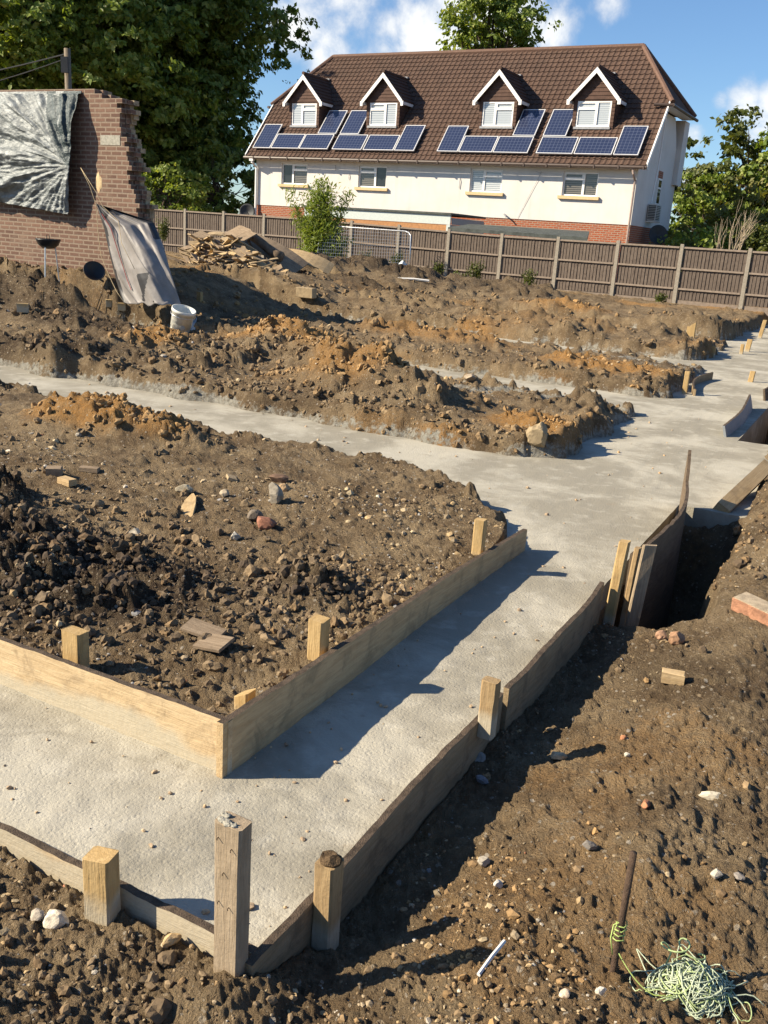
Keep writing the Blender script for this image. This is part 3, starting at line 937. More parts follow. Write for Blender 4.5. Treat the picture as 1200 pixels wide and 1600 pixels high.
# a few crumbs dropped on the concrete
o = scatter('concrete_crumbs', 9000, lambda g, n, r: np.clip(g.lognormal(-5.5, .5, n), .002, .012) * (1 + r / 9), ICO1,
            lambda q, t, h, g, n, c, d: (q > 1.47) & (t < -1.02) & (h < -.09) & (g.random(n) < .10), MT['gravel'], lambda g, n, c, d: crumb_cols(g, n, c, d) * 1.6 + .05, 34, rmax=11)
P_ = np.empty(len(o.data.vertices) * 3, dtype=np.float32); o.data.vertices.foreach_get('co', P_); P_ = P_.reshape(-1, 3)
P_[:, 2] += .142
o.data.vertices.foreach_set('co', P_.ravel())
tag(o, 'bits of soil and grit lying on the set concrete', 'grit', kind='stuff')

# ------------------------------------------------------------------ shuttering boards
QANG = atan2(W2[1], W2[0]); TANG = atan2(L2[1], L2[0])


def board(name, a, b, za, zb, zbot, th, mats, label, seed, bow=0.0, lean=0.0, rag=.006, tip=None, org=0.0, zbot2=None, cat='board', group='shuttering boards'):
    """a, b = (q, t) ends of one face; thickness goes to the left of a->b"""
    A, B = np.array(xy(*a)), np.array(xy(*b))
    L = float(np.linalg.norm(B - A)); rz = atan2(B[1] - A[1], B[0] - A[0])
    n = max(6, int(L / .035))
    g = random.Random(seed)
    vs = []; top = []
    x = np.linspace(0, L, n + 1)
    jz = fbm(x * 16 + seed * 7, x * 0 + seed, 300 + seed, 4, .7) * rag * .8
    for i in range(n + 1):
        f = i / n
        zt = za + (zb - za) * f + float(jz[i])
        if tip: zt = tip(f, zt)
        zb_ = zbot if zbot2 is None else zbot + (zbot2 - zbot) * f
        by = bow * 4 * f * (1 - f) + .004 * sin(f * 9 + seed)
        ly = lean * (zt - zb_)
        vs += [(x[i], by, zb_ - org), (x[i], by + th, zb_ - org), (x[i], by + th + ly, zt - org), (x[i], by + ly, zt - org)]
    mb = MB()
    fs = []; mi = []
    for i in range(n):
        k = i * 4
        fs += [(k, k + 4, k + 7, k + 3), (k + 3, k + 7, k + 6, k + 2), (k + 2, k + 6, k + 5, k + 1), (k + 1, k + 5, k + 4, k)]
        mi += [0, 1, 0, 0]
    fs += [(0, 3, 2, 1), (n * 4, n * 4 + 1, n * 4 + 2, n * 4 + 3)]; mi += [0, 0]
    mb.v = vs; mb.f = fs; mb.m = mi
    o = mb.build(name, mats, None, (A[0], A[1], org), rz)
    return tag(o, label, cat, group)


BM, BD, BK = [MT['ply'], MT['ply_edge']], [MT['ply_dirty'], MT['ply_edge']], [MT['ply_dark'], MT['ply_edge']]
board('shuttering_board', (2.030, -6.0), (2.030, -1.532), .16, .187, -.02, .022, BM, 'pale plywood shuttering board holding back dark clods, running left from the square corner', 1)
board('shuttering_board', (2.004, -1.530), (4.72, -1.530), .190, .128, -.02, .024, [MT['ply_plain'], MT['ply_edge']], 'tan plywood shuttering board casting a broad shadow onto the concrete path', 2, bow=.012)
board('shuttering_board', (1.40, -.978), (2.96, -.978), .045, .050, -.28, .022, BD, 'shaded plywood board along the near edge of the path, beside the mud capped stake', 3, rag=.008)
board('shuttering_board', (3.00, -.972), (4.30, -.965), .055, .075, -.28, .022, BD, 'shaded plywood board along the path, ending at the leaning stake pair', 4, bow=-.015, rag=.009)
board('shuttering_board', (1.426, -6.0), (1.426, -1.002), .07, .045, -.25, .022, BM, 'low splashed shuttering board along the front edge of the concrete, behind the squat stake', 5, rag=.007)


def spike(f, z):
    if f > .90: return z + .17 * ((f - .90) / .10) ** .7 if f < .985 else z + .17
    return z


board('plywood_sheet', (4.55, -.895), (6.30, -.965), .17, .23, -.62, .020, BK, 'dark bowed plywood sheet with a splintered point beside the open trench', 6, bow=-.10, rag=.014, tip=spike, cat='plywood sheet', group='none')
board('shuttering_board', (9.25, -1.03), (11.3, -1.05), .10, .16, -.3, .022, [MT['grey_clad'], MT['ply_edge']], 'grey shuttering board leaning beside the far hole at the right edge', 7, bow=-.04, lean=.3)
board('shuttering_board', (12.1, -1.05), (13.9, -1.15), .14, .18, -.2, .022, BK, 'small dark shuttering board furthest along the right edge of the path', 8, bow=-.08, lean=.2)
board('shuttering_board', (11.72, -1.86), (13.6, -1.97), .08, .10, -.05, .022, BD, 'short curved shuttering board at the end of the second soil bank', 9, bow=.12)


# ---- stakes
def stake(px, pv, zb, wl, wq, vtop, mat, label, seed, lean=(0, 0), rot=0.0, name='timber_stake', slant=0.0, group='timber stakes', bury=.25, pos=None, ztop=None, tfix=None):
    """foot seen at photo (px, pv) on level zb, head seen at row vtop"""
    if tfix is not None:
        t0 = float(at(px, pv, zb)[:2] @ L2); zb = H - (H - zb) * tfix / t0
    P = at(px, pv, zb) if pos is None else np.array([*xy(*pos), zb])
    if ztop is None:
        zs = np.linspace(zb, zb + 1.5, 600)
        vv = []
        for z in zs:
            d = np.array([P[0] + lean[0] * (z - zb), P[1] + lean[1] * (z - zb), z]) - CAMP
            vv.append(800 - FPX * (d @ U_) / (d @ F_))
        ztop = float(zs[int(np.argmin(np.abs(np.array(vv) - vtop)))])
    g = random.Random(seed)
    hh = ztop - zb
    mb = MB()
    c = .006
    sec = [(-wl / 2 + c, -wq / 2), (wl / 2 - c, -wq / 2), (wl / 2, -wq / 2 + c), (wl / 2, wq / 2 - c), (wl / 2 - c, wq / 2), (-wl / 2 + c, wq / 2), (-wl / 2, wq / 2 - c), (-wl / 2, -wq / 2 + c)]
    nz = 7
    for i in range(nz + 1):
        z = -bury + (hh + bury) * i / nz
        k = 1.0
        for (x, y) in sec:
            zz = z + (slant * x + g.uniform(-.002, .002) if i == nz else 0)
            mb.v.append((x + lean[0] * z + g.uniform(-.0012, .0012), y + g.uniform(-.0012, .0012) + lean[1] * z, zz))
    for i in range(nz):
        for k in range(8):
            mb.f.append((i * 8 + k, i * 8 + (k + 1) % 8, (i + 1) * 8 + (k + 1) % 8, (i + 1) * 8 + k)); mb.m.append(0)
    mb.f.append(tuple(nz * 8 + k for k in range(8))); mb.m.append(0)
    o = mb.build(name, mat, None, (P[0], P[1], zb), TANG + rot)
    return tag(o, label, 'stake', group), P, ztop


S, SG, SB = MT['stake'], MT['stake_grey'], MT['stake_brown']
post, Pp, zt = stake(391, 1500, .03, .072, .048, 1283, SG, 'tall weathered grey corner post with bent nails, tallest in the foreground', 1, bury=.4, name='corner_post', pos=(1.395, -1.035))
# bent nails and a broken, mud-filled head on the corner post
gg = random.Random(4)
for (x, dz) in ((-.022, .035), (.014, .052), (-.006, .12), (-.018, .20), (.010, .205)):
    z = zt - .03 - dz
    nm = MB(); nm.tube([(x, -.022, z), (x, -.029, z - .001), (x + .002, -.031, z - .004)], .0012, 5); nm.build('nail', MT['rust'], post)
hm = MB()
V0, F0 = ICO2
for (dx, dy, s) in [(-.02, -.012, .010), (-.004, -.016, .009), (.012, -.015, .007), (-.024, .004, .009)]:
    hm.add([(dx + v[0] * s * 1.3, dy + v[1] * s, zt - .03 + .002 + v[2] * s * .55 + .004 * gg.uniform(-1, 1)) for v in V0], F0.tolist())
hm.build('cement_lump', MT['cement'], post, smooth=True)

stake(160, 1418, .012, .075, .055, 1335, MT['stake'], 'squat splashed stake with a split top beside the front board', 2, slant=.15, rot=.15)
st, P3, z3 = stake(508, 1470, -.12, .055, .06, 1345, SB, 'stake with a lump of mud on its head, near end of the shaded board', 3, tfix=-.948)
mm = MB()
mm.add([(v[0] * .03 + .004, v[1] * .026, z3 - P3[2] + .006 + v[2] * .020 + .006 * gg.uniform(-1, 1)) for v in V0], F0.tolist())
mm.build('mud_lump', MT['clods'], st)
stake(760, 1138, -.13, .058, .045, 1062, SB, 'brown stake half way along the shaded board, outside the path', 4, tfix=-.950, bury=.03)
stake(951, 972, -.13, .05, .05, 845, MT['stake'], 'leaning pine stake standing beside the split grey plank', 5, lean=(.05, 0), tfix=-.93)
stake(973, 975, -.13, .03, .05, 855, SB, 'dark thin stake wedged behind the leaning pine stake', 6, lean=(.04, .02), tfix=-.90)
stake(985, 985, -.15, .07, .022, 852, SG, 'split grey plank standing upright beside the dark plywood sheet', 7, lean=(.07, 0), name='upright_plank', rot=.6, tfix=-.84)
stake(120, 1060, .06, .085, .055, 985, S, 'fresh thick pine stake among dark clods behind the left board', 8)
stake(495, 1052, .06, .062, .06, 966, S, 'fresh pine stake behind the tan board, between pad corner and far stake', 9)
stake(382, 1122, .06, .055, .055, 1082, S, 'low sawn off stake in the square corner of the pad', 10, slant=.5)
stake(745, 878, .06, .056, .056, 812, S, 'fresh pine stake near the far end of the tan board', 11, rot=.1)
stake(312, 487, .2, .085, .07, 456, S, 'lone pine stake standing right of the grey sheeting', 12)
stake(1069, 618, -.02, .06, .05, 580, S, 'pine stake beside the curved board at the end of the second bank', 13)
stake(1080, 530, .15, .1, .06, 506, S, 'pale broad stake of the pair on the third bank', 14, slant=.8)
stake(1074, 528, .15, .06, .06, 510, S, 'thin stake tight against the pale broad stake on the third bank', 15)
stake(1072, 505, .2, .07, .06, 493, S, 'small stake well behind the pale broad stake, towards the fence', 16)
stake(1187, 528, 0, .08, .06, 500, S, 'tallest of the far stakes along the path, at its far end', 17, lean=(.12, 0))
stake(1167, 549, 0, .09, .06, 530, S, 'far stake at the path edge, third from its far end', 18, lean=(.1, 0))
stake(1158, 553, 0, .06, .06, 538, S, 'slim far stake at the path edge between two thicker ones', 19)
stake(1113, 556, .02, .07, .06, 541, S, 'short far stake at the corner of the third bank', 20)
stake(1171, 602, -.05, .07, .05, 580, S, 'stake behind the small dark board on the right edge', 21, lean=(.08, 0))
stake(578, 477, .22, .05, .05, 462, S, 'tiny stake in the far soil left of centre', 22)


def cut_block(u, v, size, label, rz, mat, name='timber_offcut', tilt=0.0, cat='offcut', group='timber offcuts', tilt2=0.0):
    P = ground_at(u, v)
    sx, sy, sz = (s / 2 for s in size)
    mb = MB()
    g = random.Random(int(u * 7 + v))
    c = min(sx, sy, sz) * .12
    pts = []
    for z in (-sz, -sz + c, sz - c, sz):
        k = c if z in (-sz, sz) else 0
        for (x, y) in ((-sx + k, -sy + k), (sx - k, -sy + k), (sx - k, sy - k), (-sx + k, sy - k)):
            pts.append((x + g.uniform(-1, 1) * c * .5, y + g.uniform(-1, 1) * c * .5, z + g.uniform(-1, 1) * c * .4))
    fs = [(3, 2, 1, 0), (12, 13, 14, 15)]
    for i in range(3):
        for k in range(4):
            fs.append((i * 4 + k, i * 4 + (k + 1) % 4, i * 4 + 4 + (k + 1) % 4, i * 4 + 4 + k))
    mb.add(pts, fs)
    o = mb.build(name, mat)
    o.location = (P[0], P[1], gz(P[0], P[1]) + sz * .8)
    o.rotation_euler = (tilt2, tilt, rz)
    return tag(o, label, cat, group)


for (u, v, w_, lab) in [(172, 486, .12, 'sawn block by the grey sheeting, leftmost of the pair'), (190, 485, .12, 'sawn block by the grey sheeting, rightmost of the pair'), (36, 487, .15, 'pale sawn block alone on the far left bank')]:
    cut_block(u, v, (w_, .08, .12), lab, .3, MT['stake'])
cut_block(215, 468, (.08, .06, .34), 'upright timber end in front of the grey sheeting', .4, MT['stake'], tilt=.15)
cut_block(1050, 1066, (.088, .05, .05), 'short sawn timber offcut lying on the right bank', -.3, MT['timber_x'])
cut_block(105, 757, (.11, .06, .04), 'tan timber offcut with dark end near the dark mound', -.6, MT['timber_x'])
cut_block(85, 741, (.09, .07, .05), 'brown block beside the tan offcut on the left of the pad', .2, MT['timber_old'])
cut_block(140, 737, (.12, .05, .03), 'flat brown offcut on the left of the pad, right of the brown block', -.1, MT['timber_old'])
cut_block(362, 749, (.06, .10, .02), 'small pale square of wood on the middle of the pad', .3, MT['chip'], tilt=.3)
cut_block(478, 471, (.36, .2, .2), 'pale block on the far bank, left of centre', -.4, MT['chip'])

# pointed timber slat lying on the pad
P1, P2 = ground_at(302, 780), ground_at(278, 848)
dv = P2 - P1; L = float(np.linalg.norm(dv[:2])); mb = MB()
prof = [(0, .006), (.12, .03), (.3, .042), (.55, .045), (.8, .036), (1, .02)]
vs = []
for f, w_ in prof:
    for (yy, zz) in ((-w_, 0), (w_, 0), (w_, .016), (-w_, .016)): vs.append((f * L, yy, zz + .01 * sin(f * 3)))
fs = [(0, 3, 2, 1), (20, 21, 22, 23)]
for i in range(5):
    for k in range(4): fs.append((i * 4 + k, i * 4 + (k + 1) % 4, i * 4 + 4 + (k + 1) % 4, i * 4 + 4 + k))
mb.add(vs, fs)
o = mb.build('pointed_slat', MT['timber_x'], None, (P1[0], P1[1], gz(P1[0], P1[1]) + .02), atan2(dv[1], dv[0]))
o.rotation_euler = (.25, .05, atan2(dv[1], dv[0]))
tag(o, 'pale pointed timber slat lying on the soil pad', 'slat')

for (u, v, size, rz, tl, lab) in [(318, 992, (.155, .085, .012), -.35, .12, 'broken piece of old floorboard in the soil, rear of the two'), (334, 1012, (.12, .10, .012), -.45, -.1, 'broken piece of old floorboard in the soil, front of the two')]:
    o = cut_block(u, v, size, lab, rz, MT['timber_old'], 'floorboard_scrap', tl, 'board scrap', 'floorboard scraps', .15)
    o.location.z += .015


# ---- stones and bricks
def stone(u, v, size, col, label, seed, name='stone', rz=0.0, cat='stone', facet=.25, group='loose stones'):
    P = ground_at(u, v)
    V, Fc = ICO3
    g = np.random.default_rng(seed)
    off = g.uniform(0, 50)
    d = 1 + facet * (fbm(V[:, 0] * 1.3 + off, V[:, 1] * 1.3 + V[:, 2] * .9 + off, seed, 3)) * 1.6
    # chop a few flat facets
    W = V * d[:, None]
    for _ in range(9):
        nrm = g.normal(size=3); nrm /= np.linalg.norm(nrm)
        k = W @ nrm; lim = g.uniform(.55, .85)
        W = W - np.clip(k - lim, 0, None)[:, None] * nrm[None]
    W = W * np.array(size)[None] / 2
    colr = np.ones((len(W), 4)); colr[:, :3] = np.array(col)[None] * (0.8 + .5 * (fbm(V[:, 0] * 3 + off, V[:, 1] * 3 + V[:, 2] * 2, seed + 9, 3)[:, None] + .3))
    me = np_mesh(name, W, Fc, MT['gravel'], False, None, {'stone': colr})
    o = link(name, me, None, (P[0], P[1], gz(P[0], P[1]) + size[2] * .28), rz)
    return tag(o, label, cat, group)


stone(430, 783, (.11, .09, .15), (.30, .26, .20), 'upright grey brown stone on the middle of the pad', 1)
stone(445, 766, (.08, .07, .06), (.40, .27, .15), 'small tan stone right behind the upright grey stone', 2)
stone(436, 752, (.17, .10, .06), (.17, .105, .07), 'flat reddish brown clod stone behind the upright stone', 3)
stone(415, 826, (.12, .10, .09), (.27, .12, .075), 'reddish brown broken brick lump on the pad', 4)
stone(396, 815, (.10, .07, .07), (.16, .13, .10), 'dark lump touching the reddish brick lump', 5)
stone(368, 842, (.06, .05, .05), (.42, .39, .33), 'grey white pebble left of the reddish brick lump', 6)
stone(288, 770, (.12, .08, .07), (.36, .31, .22), 'grey tan stone above the pointed slat', 7)
stone(352, 775, (.07, .06, .05), (.38, .31, .22), 'small tan stone right of the pointed slat', 8)
stone(212, 838, (.08, .07, .05), (.33, .29, .23), 'grey stone on the pad left of the pointed slat', 9)
stone(871, 1186, (.062, .05, .04), (.42, .33, .21), 'pale rectangular stone at the edge of the board shadow', 10)
stone(744, 1172, (.085, .08, .06), (.26, .25, .23), 'large round grey stone in the shade of the board', 11)
stone(752, 1222, (.06, .04, .03), (.17, .18, .20), 'bluish flint in the shade below the large grey stone', 12)
stone(1055, 1004, (.10, .07, .075), (.33, .19, .11), 'brown broken brick lump at the mouth of the open trench', 13)
stone(1034, 1000, (.06, .06, .05), (.32, .19, .12), 'small reddish lump left of the broken brick lump', 14)
stone(268, 1472, (.062, .032, .035), (.47, .33, .17), 'wedge shaped yellow stone in the front soil', 15, rz=.6)
stone(88, 1440, (.062, .055, .045), (.62, .55, .43), 'chalky white stone lying near the squat stake', 16)
stone(58, 1438, (.04, .035, .035), (.36, .31, .25), 'grey stone left of the chalky white stone', 17)
stone(1112, 1248, (.085, .042, .03), (.52, .46, .35), 'long pale flat stone on the right bank', 18, rz=-.3)
stone(1008, 1262, (.05, .03, .03), (.38, .17, .09), 'orange red brick chip on the right bank', 19, rz=.9)
stone(980, 1182, (.03, .022, .02), (.46, .42, .34), 'pale pebble upper middle of the right bank', 20)
stone(778, 1386, (.03, .018, .03), (.52, .50, .46), 'white upright flint chip near the board shadow', 21)
stone(937, 1552, (.028, .024, .02), (.58, .54, .46), 'white square chip below the rusty rod', 22)
stone(882, 1556, (.028, .026, .02), (.50, .40, .30), 'pinkish pebble left of the white square chip', 23)
stone(1118, 1370, (.032, .03, .024), (.38, .34, .28), 'round grey pebble on the right bank, left of its twin', 24)
stone(1155, 1376, (.034, .03, .026), (.25, .22, .19), 'darker round pebble on the right bank, right of its twin', 25)
stone(920, 1325, (.045, .035, .025), (.20, .18, .16), 'dark flat flint in the middle of the right bank', 26)
stone(755, 1350, (.035, .03, .03), (.36, .32, .26), 'tan pebble at the edge of the board shadow', 27)
stone(973, 1155, (.028, .022, .02), (.44, .20, .10), 'orange brick crumb above the pale pebble', 28)
stone(733, 596, (.15, .11, .10), (.35, .28, .20), 'tan stone sitting on the second bank', 29)
stone(838, 690, (.26, .22, .20), (.30, .23, .14), 'yellow clay boulder in the cut end of the nearest bank', 30, facet=.35)

bk = cut_block(1183, 962, (.215, .10, .065), 'reclaimed red brick with old mortar on the right bank', -.95, [plain('mortared_brick', (.40, .20, .12), .9, var=.5, bump=.6, scale=22)], 'loose_brick', .06, 'brick', 'none', .1)
mo = MB(); mo.box(-.104, .104, -.047, .047, .0, .006)
mo.build('mortar_bed', plain('old_mortar', (.46, .37, .26), .95, var=.4, bump=.8, scale=30), bk, (0, 0, .031))

for (u, v, L_, rz, lab) in [(768, 1500, .13, 1.0, 'thin white splinter of pipe in the post shadow')]:
    P = ground_at(u, v); mb = MB(); mb.tube([(-L_ / 2, 0, 0), (0, 0, .004), (L_ / 2, .0, 0)], .005, 6)
    tag(mb.build('pipe_splinter', MT['whitepipe'], None, (P[0], P[1], gz(P[0], P[1]) + .006), rz), lab, 'splinter')

# timber beam lying on the trench bank
P1, P2 = at(1128, 800, -.02), at(1196, 735, .12)
dv = P2 - P1; L = float(np.linalg.norm(dv)); mb = MB()
mb.box(-.05, L, -.05, .05, -.05, .05)
o = mb.build('timber_beam', MT['timber_x'], None, tuple(P1 + np.array([0, 0, .02])))
o.rotation_euler = (.5, -math.asin(dv[2] / L), atan2(dv[1], dv[0]))
tag(o, 'short brown timber beam bridging the bank of the open trench', 'beam')
for (u, v, s, lab) in [(1078, 845, (.07, .05), 'scrap of white paper in the dark open trench'), (1092, 782, (.05, .03), 'tiny white wrapper deep in the open trench')]:
    P = at(u, v, -.35); mb = MB()
    g = random.Random(u); vs = []
    for i in range(4):
        for j in range(4): vs.append((s[0] * (i / 3 - .5), s[1] * (j / 3 - .5), g.uniform(0, .018)))
    mb.add(vs, [(i * 4 + j, i * 4 + 4 + j, i * 4 + 5 + j, i * 4 + 1 + j) for i in range(3) for j in range(3)])
    o = mb.build('paper_scrap', MT['whitepipe'], None, (P[0], P[1], gz(P[0], P[1]) + .02), .4); o.rotation_euler = (.5, .2, .4)
    tag(o, lab, 'litter', 'trench litter')

# ---- rusty rod and the string
Pb = ground_at(958, 1518)
zb = gz(Pb[0], Pb[1])
top = at(990, 1332, zb + .30)
# solve the head so that it stands over the foot at about the same distance
best = min((abs((lambda p: p[1])(at(990, 1332, zb + h_)) - Pb[1] - .01), h_) for h_ in np.linspace(.1, .6, 200))[1]
top = at(990, 1332, zb + best)
mb = MB()
d = np.array(top) - np.array([Pb[0], Pb[1], zb])
mb.tube([tuple(-d * .3), (0, 0, 0), tuple(d * .5), tuple(d)], .0082, 8)
o = empty('steel_rod', (Pb[0], Pb[1], zb)); tag(o, 'rusty steel rod with green string tied round it in the right foreground', 'rod')
mb.build('rod', MT['rust'], o, smooth=True)
kb = MB(); pts = []
for k in range(30):
    f = .26 + .17 * k / 30; a = k * .9 + .5 * sin(k)
    c_ = d * f
    pts.append((c_[0] + .0125 * cos(a), c_[1] + .0125 * sin(a), c_[2]))
pts += [(d[0] * .44 - .02, d[1] * .44 - .01, d[2] * .42), (d[0] * .3 - .025, d[1] * .3 - .02, d[2] * .34), (d[0] * .2 - .015, d[1] * .2 - .02, d[2] * .2)]
kb.tube(pts, .0016, 5)
kb.build('string_knot', MT['bright_string'], o, smooth=True)

Pt = ground_at(1082, 1552); zt_ = gz(Pt[0], Pt[1])
gs = random.Random(12)
ta, tbm = MB(), MB()


def loop(mbx, cx, cy, rx, ry, ang, z0, zamp, n=34, r=.0015, turns=1.0):
    pts = []
    ph = gs.uniform(0, 6.28)
    for k in range(n + 1):
        t_ = ph + turns * 2 * pi * k / n
        x = rx * cos(t_) + .006 * sin(3 * t_ + ph); y = ry * sin(t_) + .006 * cos(2 * t_ + ph)
        X = cx + x * cos(ang) - y * sin(ang); Y = cy + x * sin(ang) + y * cos(ang)
        e = max(0.0, 1 - (X / .095) ** 2 - (Y / .08) ** 2)
        pts.append((X, Y, max(.004, z0 * e + zamp * .5 * (1 + sin(2 * t_ + ph)))))
    mbx.tube(pts, r, 4, cap=False)


for k in range(95):
    loop(ta if k % 6 else tbm, gs.gauss(-.01, .032), gs.gauss(0, .026), gs.uniform(.025, .07), gs.uniform(.012, .05), gs.uniform(-1.1, 1.1) + 1.2, gs.uniform(.008, .052), .012, turns=gs.uniform(.8, 1.6))
for k in range(14):      # stray ends
    a = gs.uniform(-1.0, 1.0) if k % 2 else gs.uniform(2.2, 4.0)
    L_ = gs.uniform(.09, .17); pts = []
    for i in range(14):
        f = i / 13
        pts.append((cos(a) * L_ * f + .012 * sin(f * 8 + k), sin(a) * L_ * f * .7 + .012 * cos(f * 7 + k), .035 * (1 - f) + .006 + .008 * sin(f * 9 + k) ** 2))
    (tbm if k % 3 == 0 else ta).tube(pts, .0016, 4)
pts = [(-.05, .05, .03)]
for i in range(30):
    f = i / 29
    pts.append((-.06 + .02 * cos(f * 14) + .08 * f, .06 + .022 * sin(f * 14) - .02 * f, .05 + .035 * sin(f * 3.1)))
tbm.tube(pts, .0022, 5)
o = empty('string_tangle', (Pt[0], Pt[1], zt_)); tag(o, 'tangled heap of pale green string lying on soil in the right foreground', 'string')
ta.build('faded_string', MT['string_white'], o, smooth=True)
tbm.build('green_string', MT['string'], o, smooth=True)
# the line that runs from rod to tangle
sp = MB(); pts = []
for i in range(20):
    f = i / 19
    X = Pb[0] + (Pt[0] - .05 - Pb[0]) * f; Y = Pb[1] + (Pt[1] - .03 - Pb[1]) * f - .03 * sin(f * pi)
    pts.append((X - Pb[0], Y - Pb[1], max(gz(X, Y) - zb + .006, .06 * (1 - f) ** 3)))
sp.tube(pts, .0018, 4)
sp.build('loose_string', MT['bright_string'], bpy.data.objects['steel_rod'], smooth=True)

# ------------------------------------------------------------------ far frame: e1 along the fence and the house front, e2 away from the site
EA = -0.49987679
E1 = np.array([cos(EA), sin(EA)]); E2 = np.array([-sin(EA), cos(EA)])


def sd(s, d): return (s * E1[0] + d * E2[0], s * E1[1] + d * E2[1])


# ---- fence
FX, FY = -9.7629, 36.8143
fence = empty('fence', (FX, FY, 0.0), EA)
tag(fence, 'long brown close board garden fence with concrete posts in front of the white house', 'fence')
fg = random.Random(3)


def fz(i):          # top of the fence: a little lower towards the right, as the ground falls
    pts = [(-6, 2.1), (0, 2.05), (4, 2.03), (6, 1.95), (8, 1.88), (12, 1.90), (16, 1.92)]
    for (a, za), (b, zb_) in zip(pts, pts[1:]):
        if a <= i <= b: return za + (zb_ - za) * (i - a) / (b - a)
    return 1.9


for i in range(-3, 16):
    x = 1.83 * i; zt2 = fz(i) + .03
    mb = MB()
    mb.hexa([(x - .055, -.06, .05), (x + .055, -.06, .05), (x + .055, .06, .05), (x - .055, .06, .05), (x - .048, -.05, zt2), (x + .048, -.05, zt2), (x + .048, .05, zt2 - .03), (x - .048, .05, zt2 - .03)])
    mb.build('post', MT['post_conc'], fence)
    if i == 15: break
    za, zb_ = fz(i) - .02, fz(i + 1) - .02
    mb = MB(); nb = 17
    x0, x1 = x + .07, x + 1.83 - .07
    for k in range(nb):
        a = x0 + (x1 - x0) * k / nb; b = x0 + (x1 - x0) * (k + 1) / nb
        zt2 = za + (zb_ - za) * k / nb - .04 + fg.uniform(-.006, .006)
        y = fg.uniform(-.004, .004)
        # feather edged board: thick edge overlaps thin edge
        mb.hexa([(a, y + .004, .40), (b + .012, y - .014, .40), (b + .012, y + .006, .40), (a, y + .012, .40), (a, y + .004, zt2), (b + .012, y - .014, zt2), (b + .012, y + .006, zt2), (a, y + .012, zt2)])
    p = mb.build('panel', MT['fence_wood'], fence)
    rb = MB()
    for f in (0.985, .60, .22):
        z0 = .40 + (za - .40) * f; z1 = .40 + (zb_ - .40) * f
        rb.hexa([(x0, -.055, z0 - .045), (x1, -.055, z1 - .045), (x1, -.016, z1 - .045), (x0, -.016, z0 - .045), (x0, -.050, z0), (x1, -.050, z1), (x1, -.016, z1 + .005), (x0, -.016, z0 + .005)])
    rb.hexa([(x0, -.02, .18), (x1, -.02, .18), (x1, .02, .18), (x0, .02, .18), (x0, -.02, .39), (x1, -.02, .39), (x1, .02, .39), (x0, .02, .39)])
    rb.build('rail', MT['fence_rail'], p)

# ---- house
S0, D0, Z0 = -18.5, 35.5, 0.25
hx, hy = sd(S0, D0)
house = empty('house', (hx, hy, Z0), EA)
tag(house, 'long white rendered house with brown tiled roof, four dormers and solar panels', 'house')


def hl(s, d, z): return (s - S0, d - D0, z - Z0)


def wall_holes(mb, s0, s1, z0, z1, holes, d, depth, mi=0):
    ss = sorted({s0, s1, *[h[0] for h in holes], *[h[1] for h in holes]}); zs = sorted({z0, z1, *[h[2] for h in holes], *[h[3] for h in holes]})
    for a, b in zip(ss, ss[1:]):
        for c, e in zip(zs, zs[1:]):
            m_, k_ = (a + b) / 2, (c + e) / 2
            if any(h[0] < m_ < h[1] and h[2] < k_ < h[3] for h in holes): continue
            mb.quad(hl(a, d, c), hl(b, d, c), hl(b, d, e), hl(a, d, e), mi)
    for (a, b, c, e) in holes:
        mb.quad(hl(a, d, c), hl(a, d, e), hl(a, d + depth, e), hl(a, d + depth, c), mi)
        mb.quad(hl(b, d, c), hl(b, d + depth, c), hl(b, d + depth, e), hl(b, d, e), mi)
        mb.quad(hl(a, d, e), hl(b, d, e), hl(b, d + depth, e), hl(a, d + depth, e), mi)
        mb.quad(hl(a, d, c), hl(a, d + depth, c), hl(b, d + depth, c), hl(b, d, c), mi)


SL, SR, DB = -27.15, -9.80, 41.4
WIN = [(-25.75, -24.37, 3.50, 4.36), (-21.73, -20.36, 3.50, 4.36), (-16.50, -15.12, 3.50, 4.36), (-12.62, -11.25, 3.50, 4.36)]
mb = MB()
wall_holes(mb, SL, SR, 2.56, 4.62, WIN, 35.5, .11)
gab = [(35.5, 2.56), (35.5, 4.62), (37.2, 6.80), (39.9, 6.80), (DB, 4.9), (DB, 2.56)]
mb.add([hl(SR, d, z) for d, z in gab], [tuple(range(6))]); mb.add([hl(SL, d, z) for d, z in gab], [tuple(range(6))[::-1]])
mb.quad(hl(SR, DB, 2.56), hl(SR, DB, 4.9), hl(SL, DB, 4.9), hl(SL, DB, 2.56))
mb.quad(hl(SL, 35.5, 2.56), hl(SR, 35.5, 2.56), hl(SR, DB, 2.56), hl(SL, DB, 2.56))
# rear box of the loft, seen past the gable
mb.box(*[v for v in (SL - S0 + 1, -9.60 - S0, 40.75 - D0, 41.55 - D0, 4.36 - Z0, 6.82 - Z0)])
mb.build('wall', MT['render'], house)
mb = MB()
mb.box(SL - S0 + .025, SR - S0 - .025, .025, DB - D0 - .025, -.3, 2.557 - Z0)
mb.build('plinth', MT['plinth'], house)

# main roof: courses of rolled tiles with real laps
SLOPE = 1.19
EV_D, EV_Z, RG_D = 35.15, 4.60, 39.08
RG_Z = EV_Z + SLOPE * (RG_D - EV_D)
HP_D = 37.15; HP_Z = EV_Z + SLOPE * (HP_D - EV_D)
SLEN = hypot(RG_D - EV_D, RG_Z - EV_Z)
RL, RR_, EL, ER = -25.6, -11.25, -27.5, -9.42
nrm = np.array([-SLOPE, 1.0]) / hypot(1, SLOPE)      # (d, z) normal of the front slope


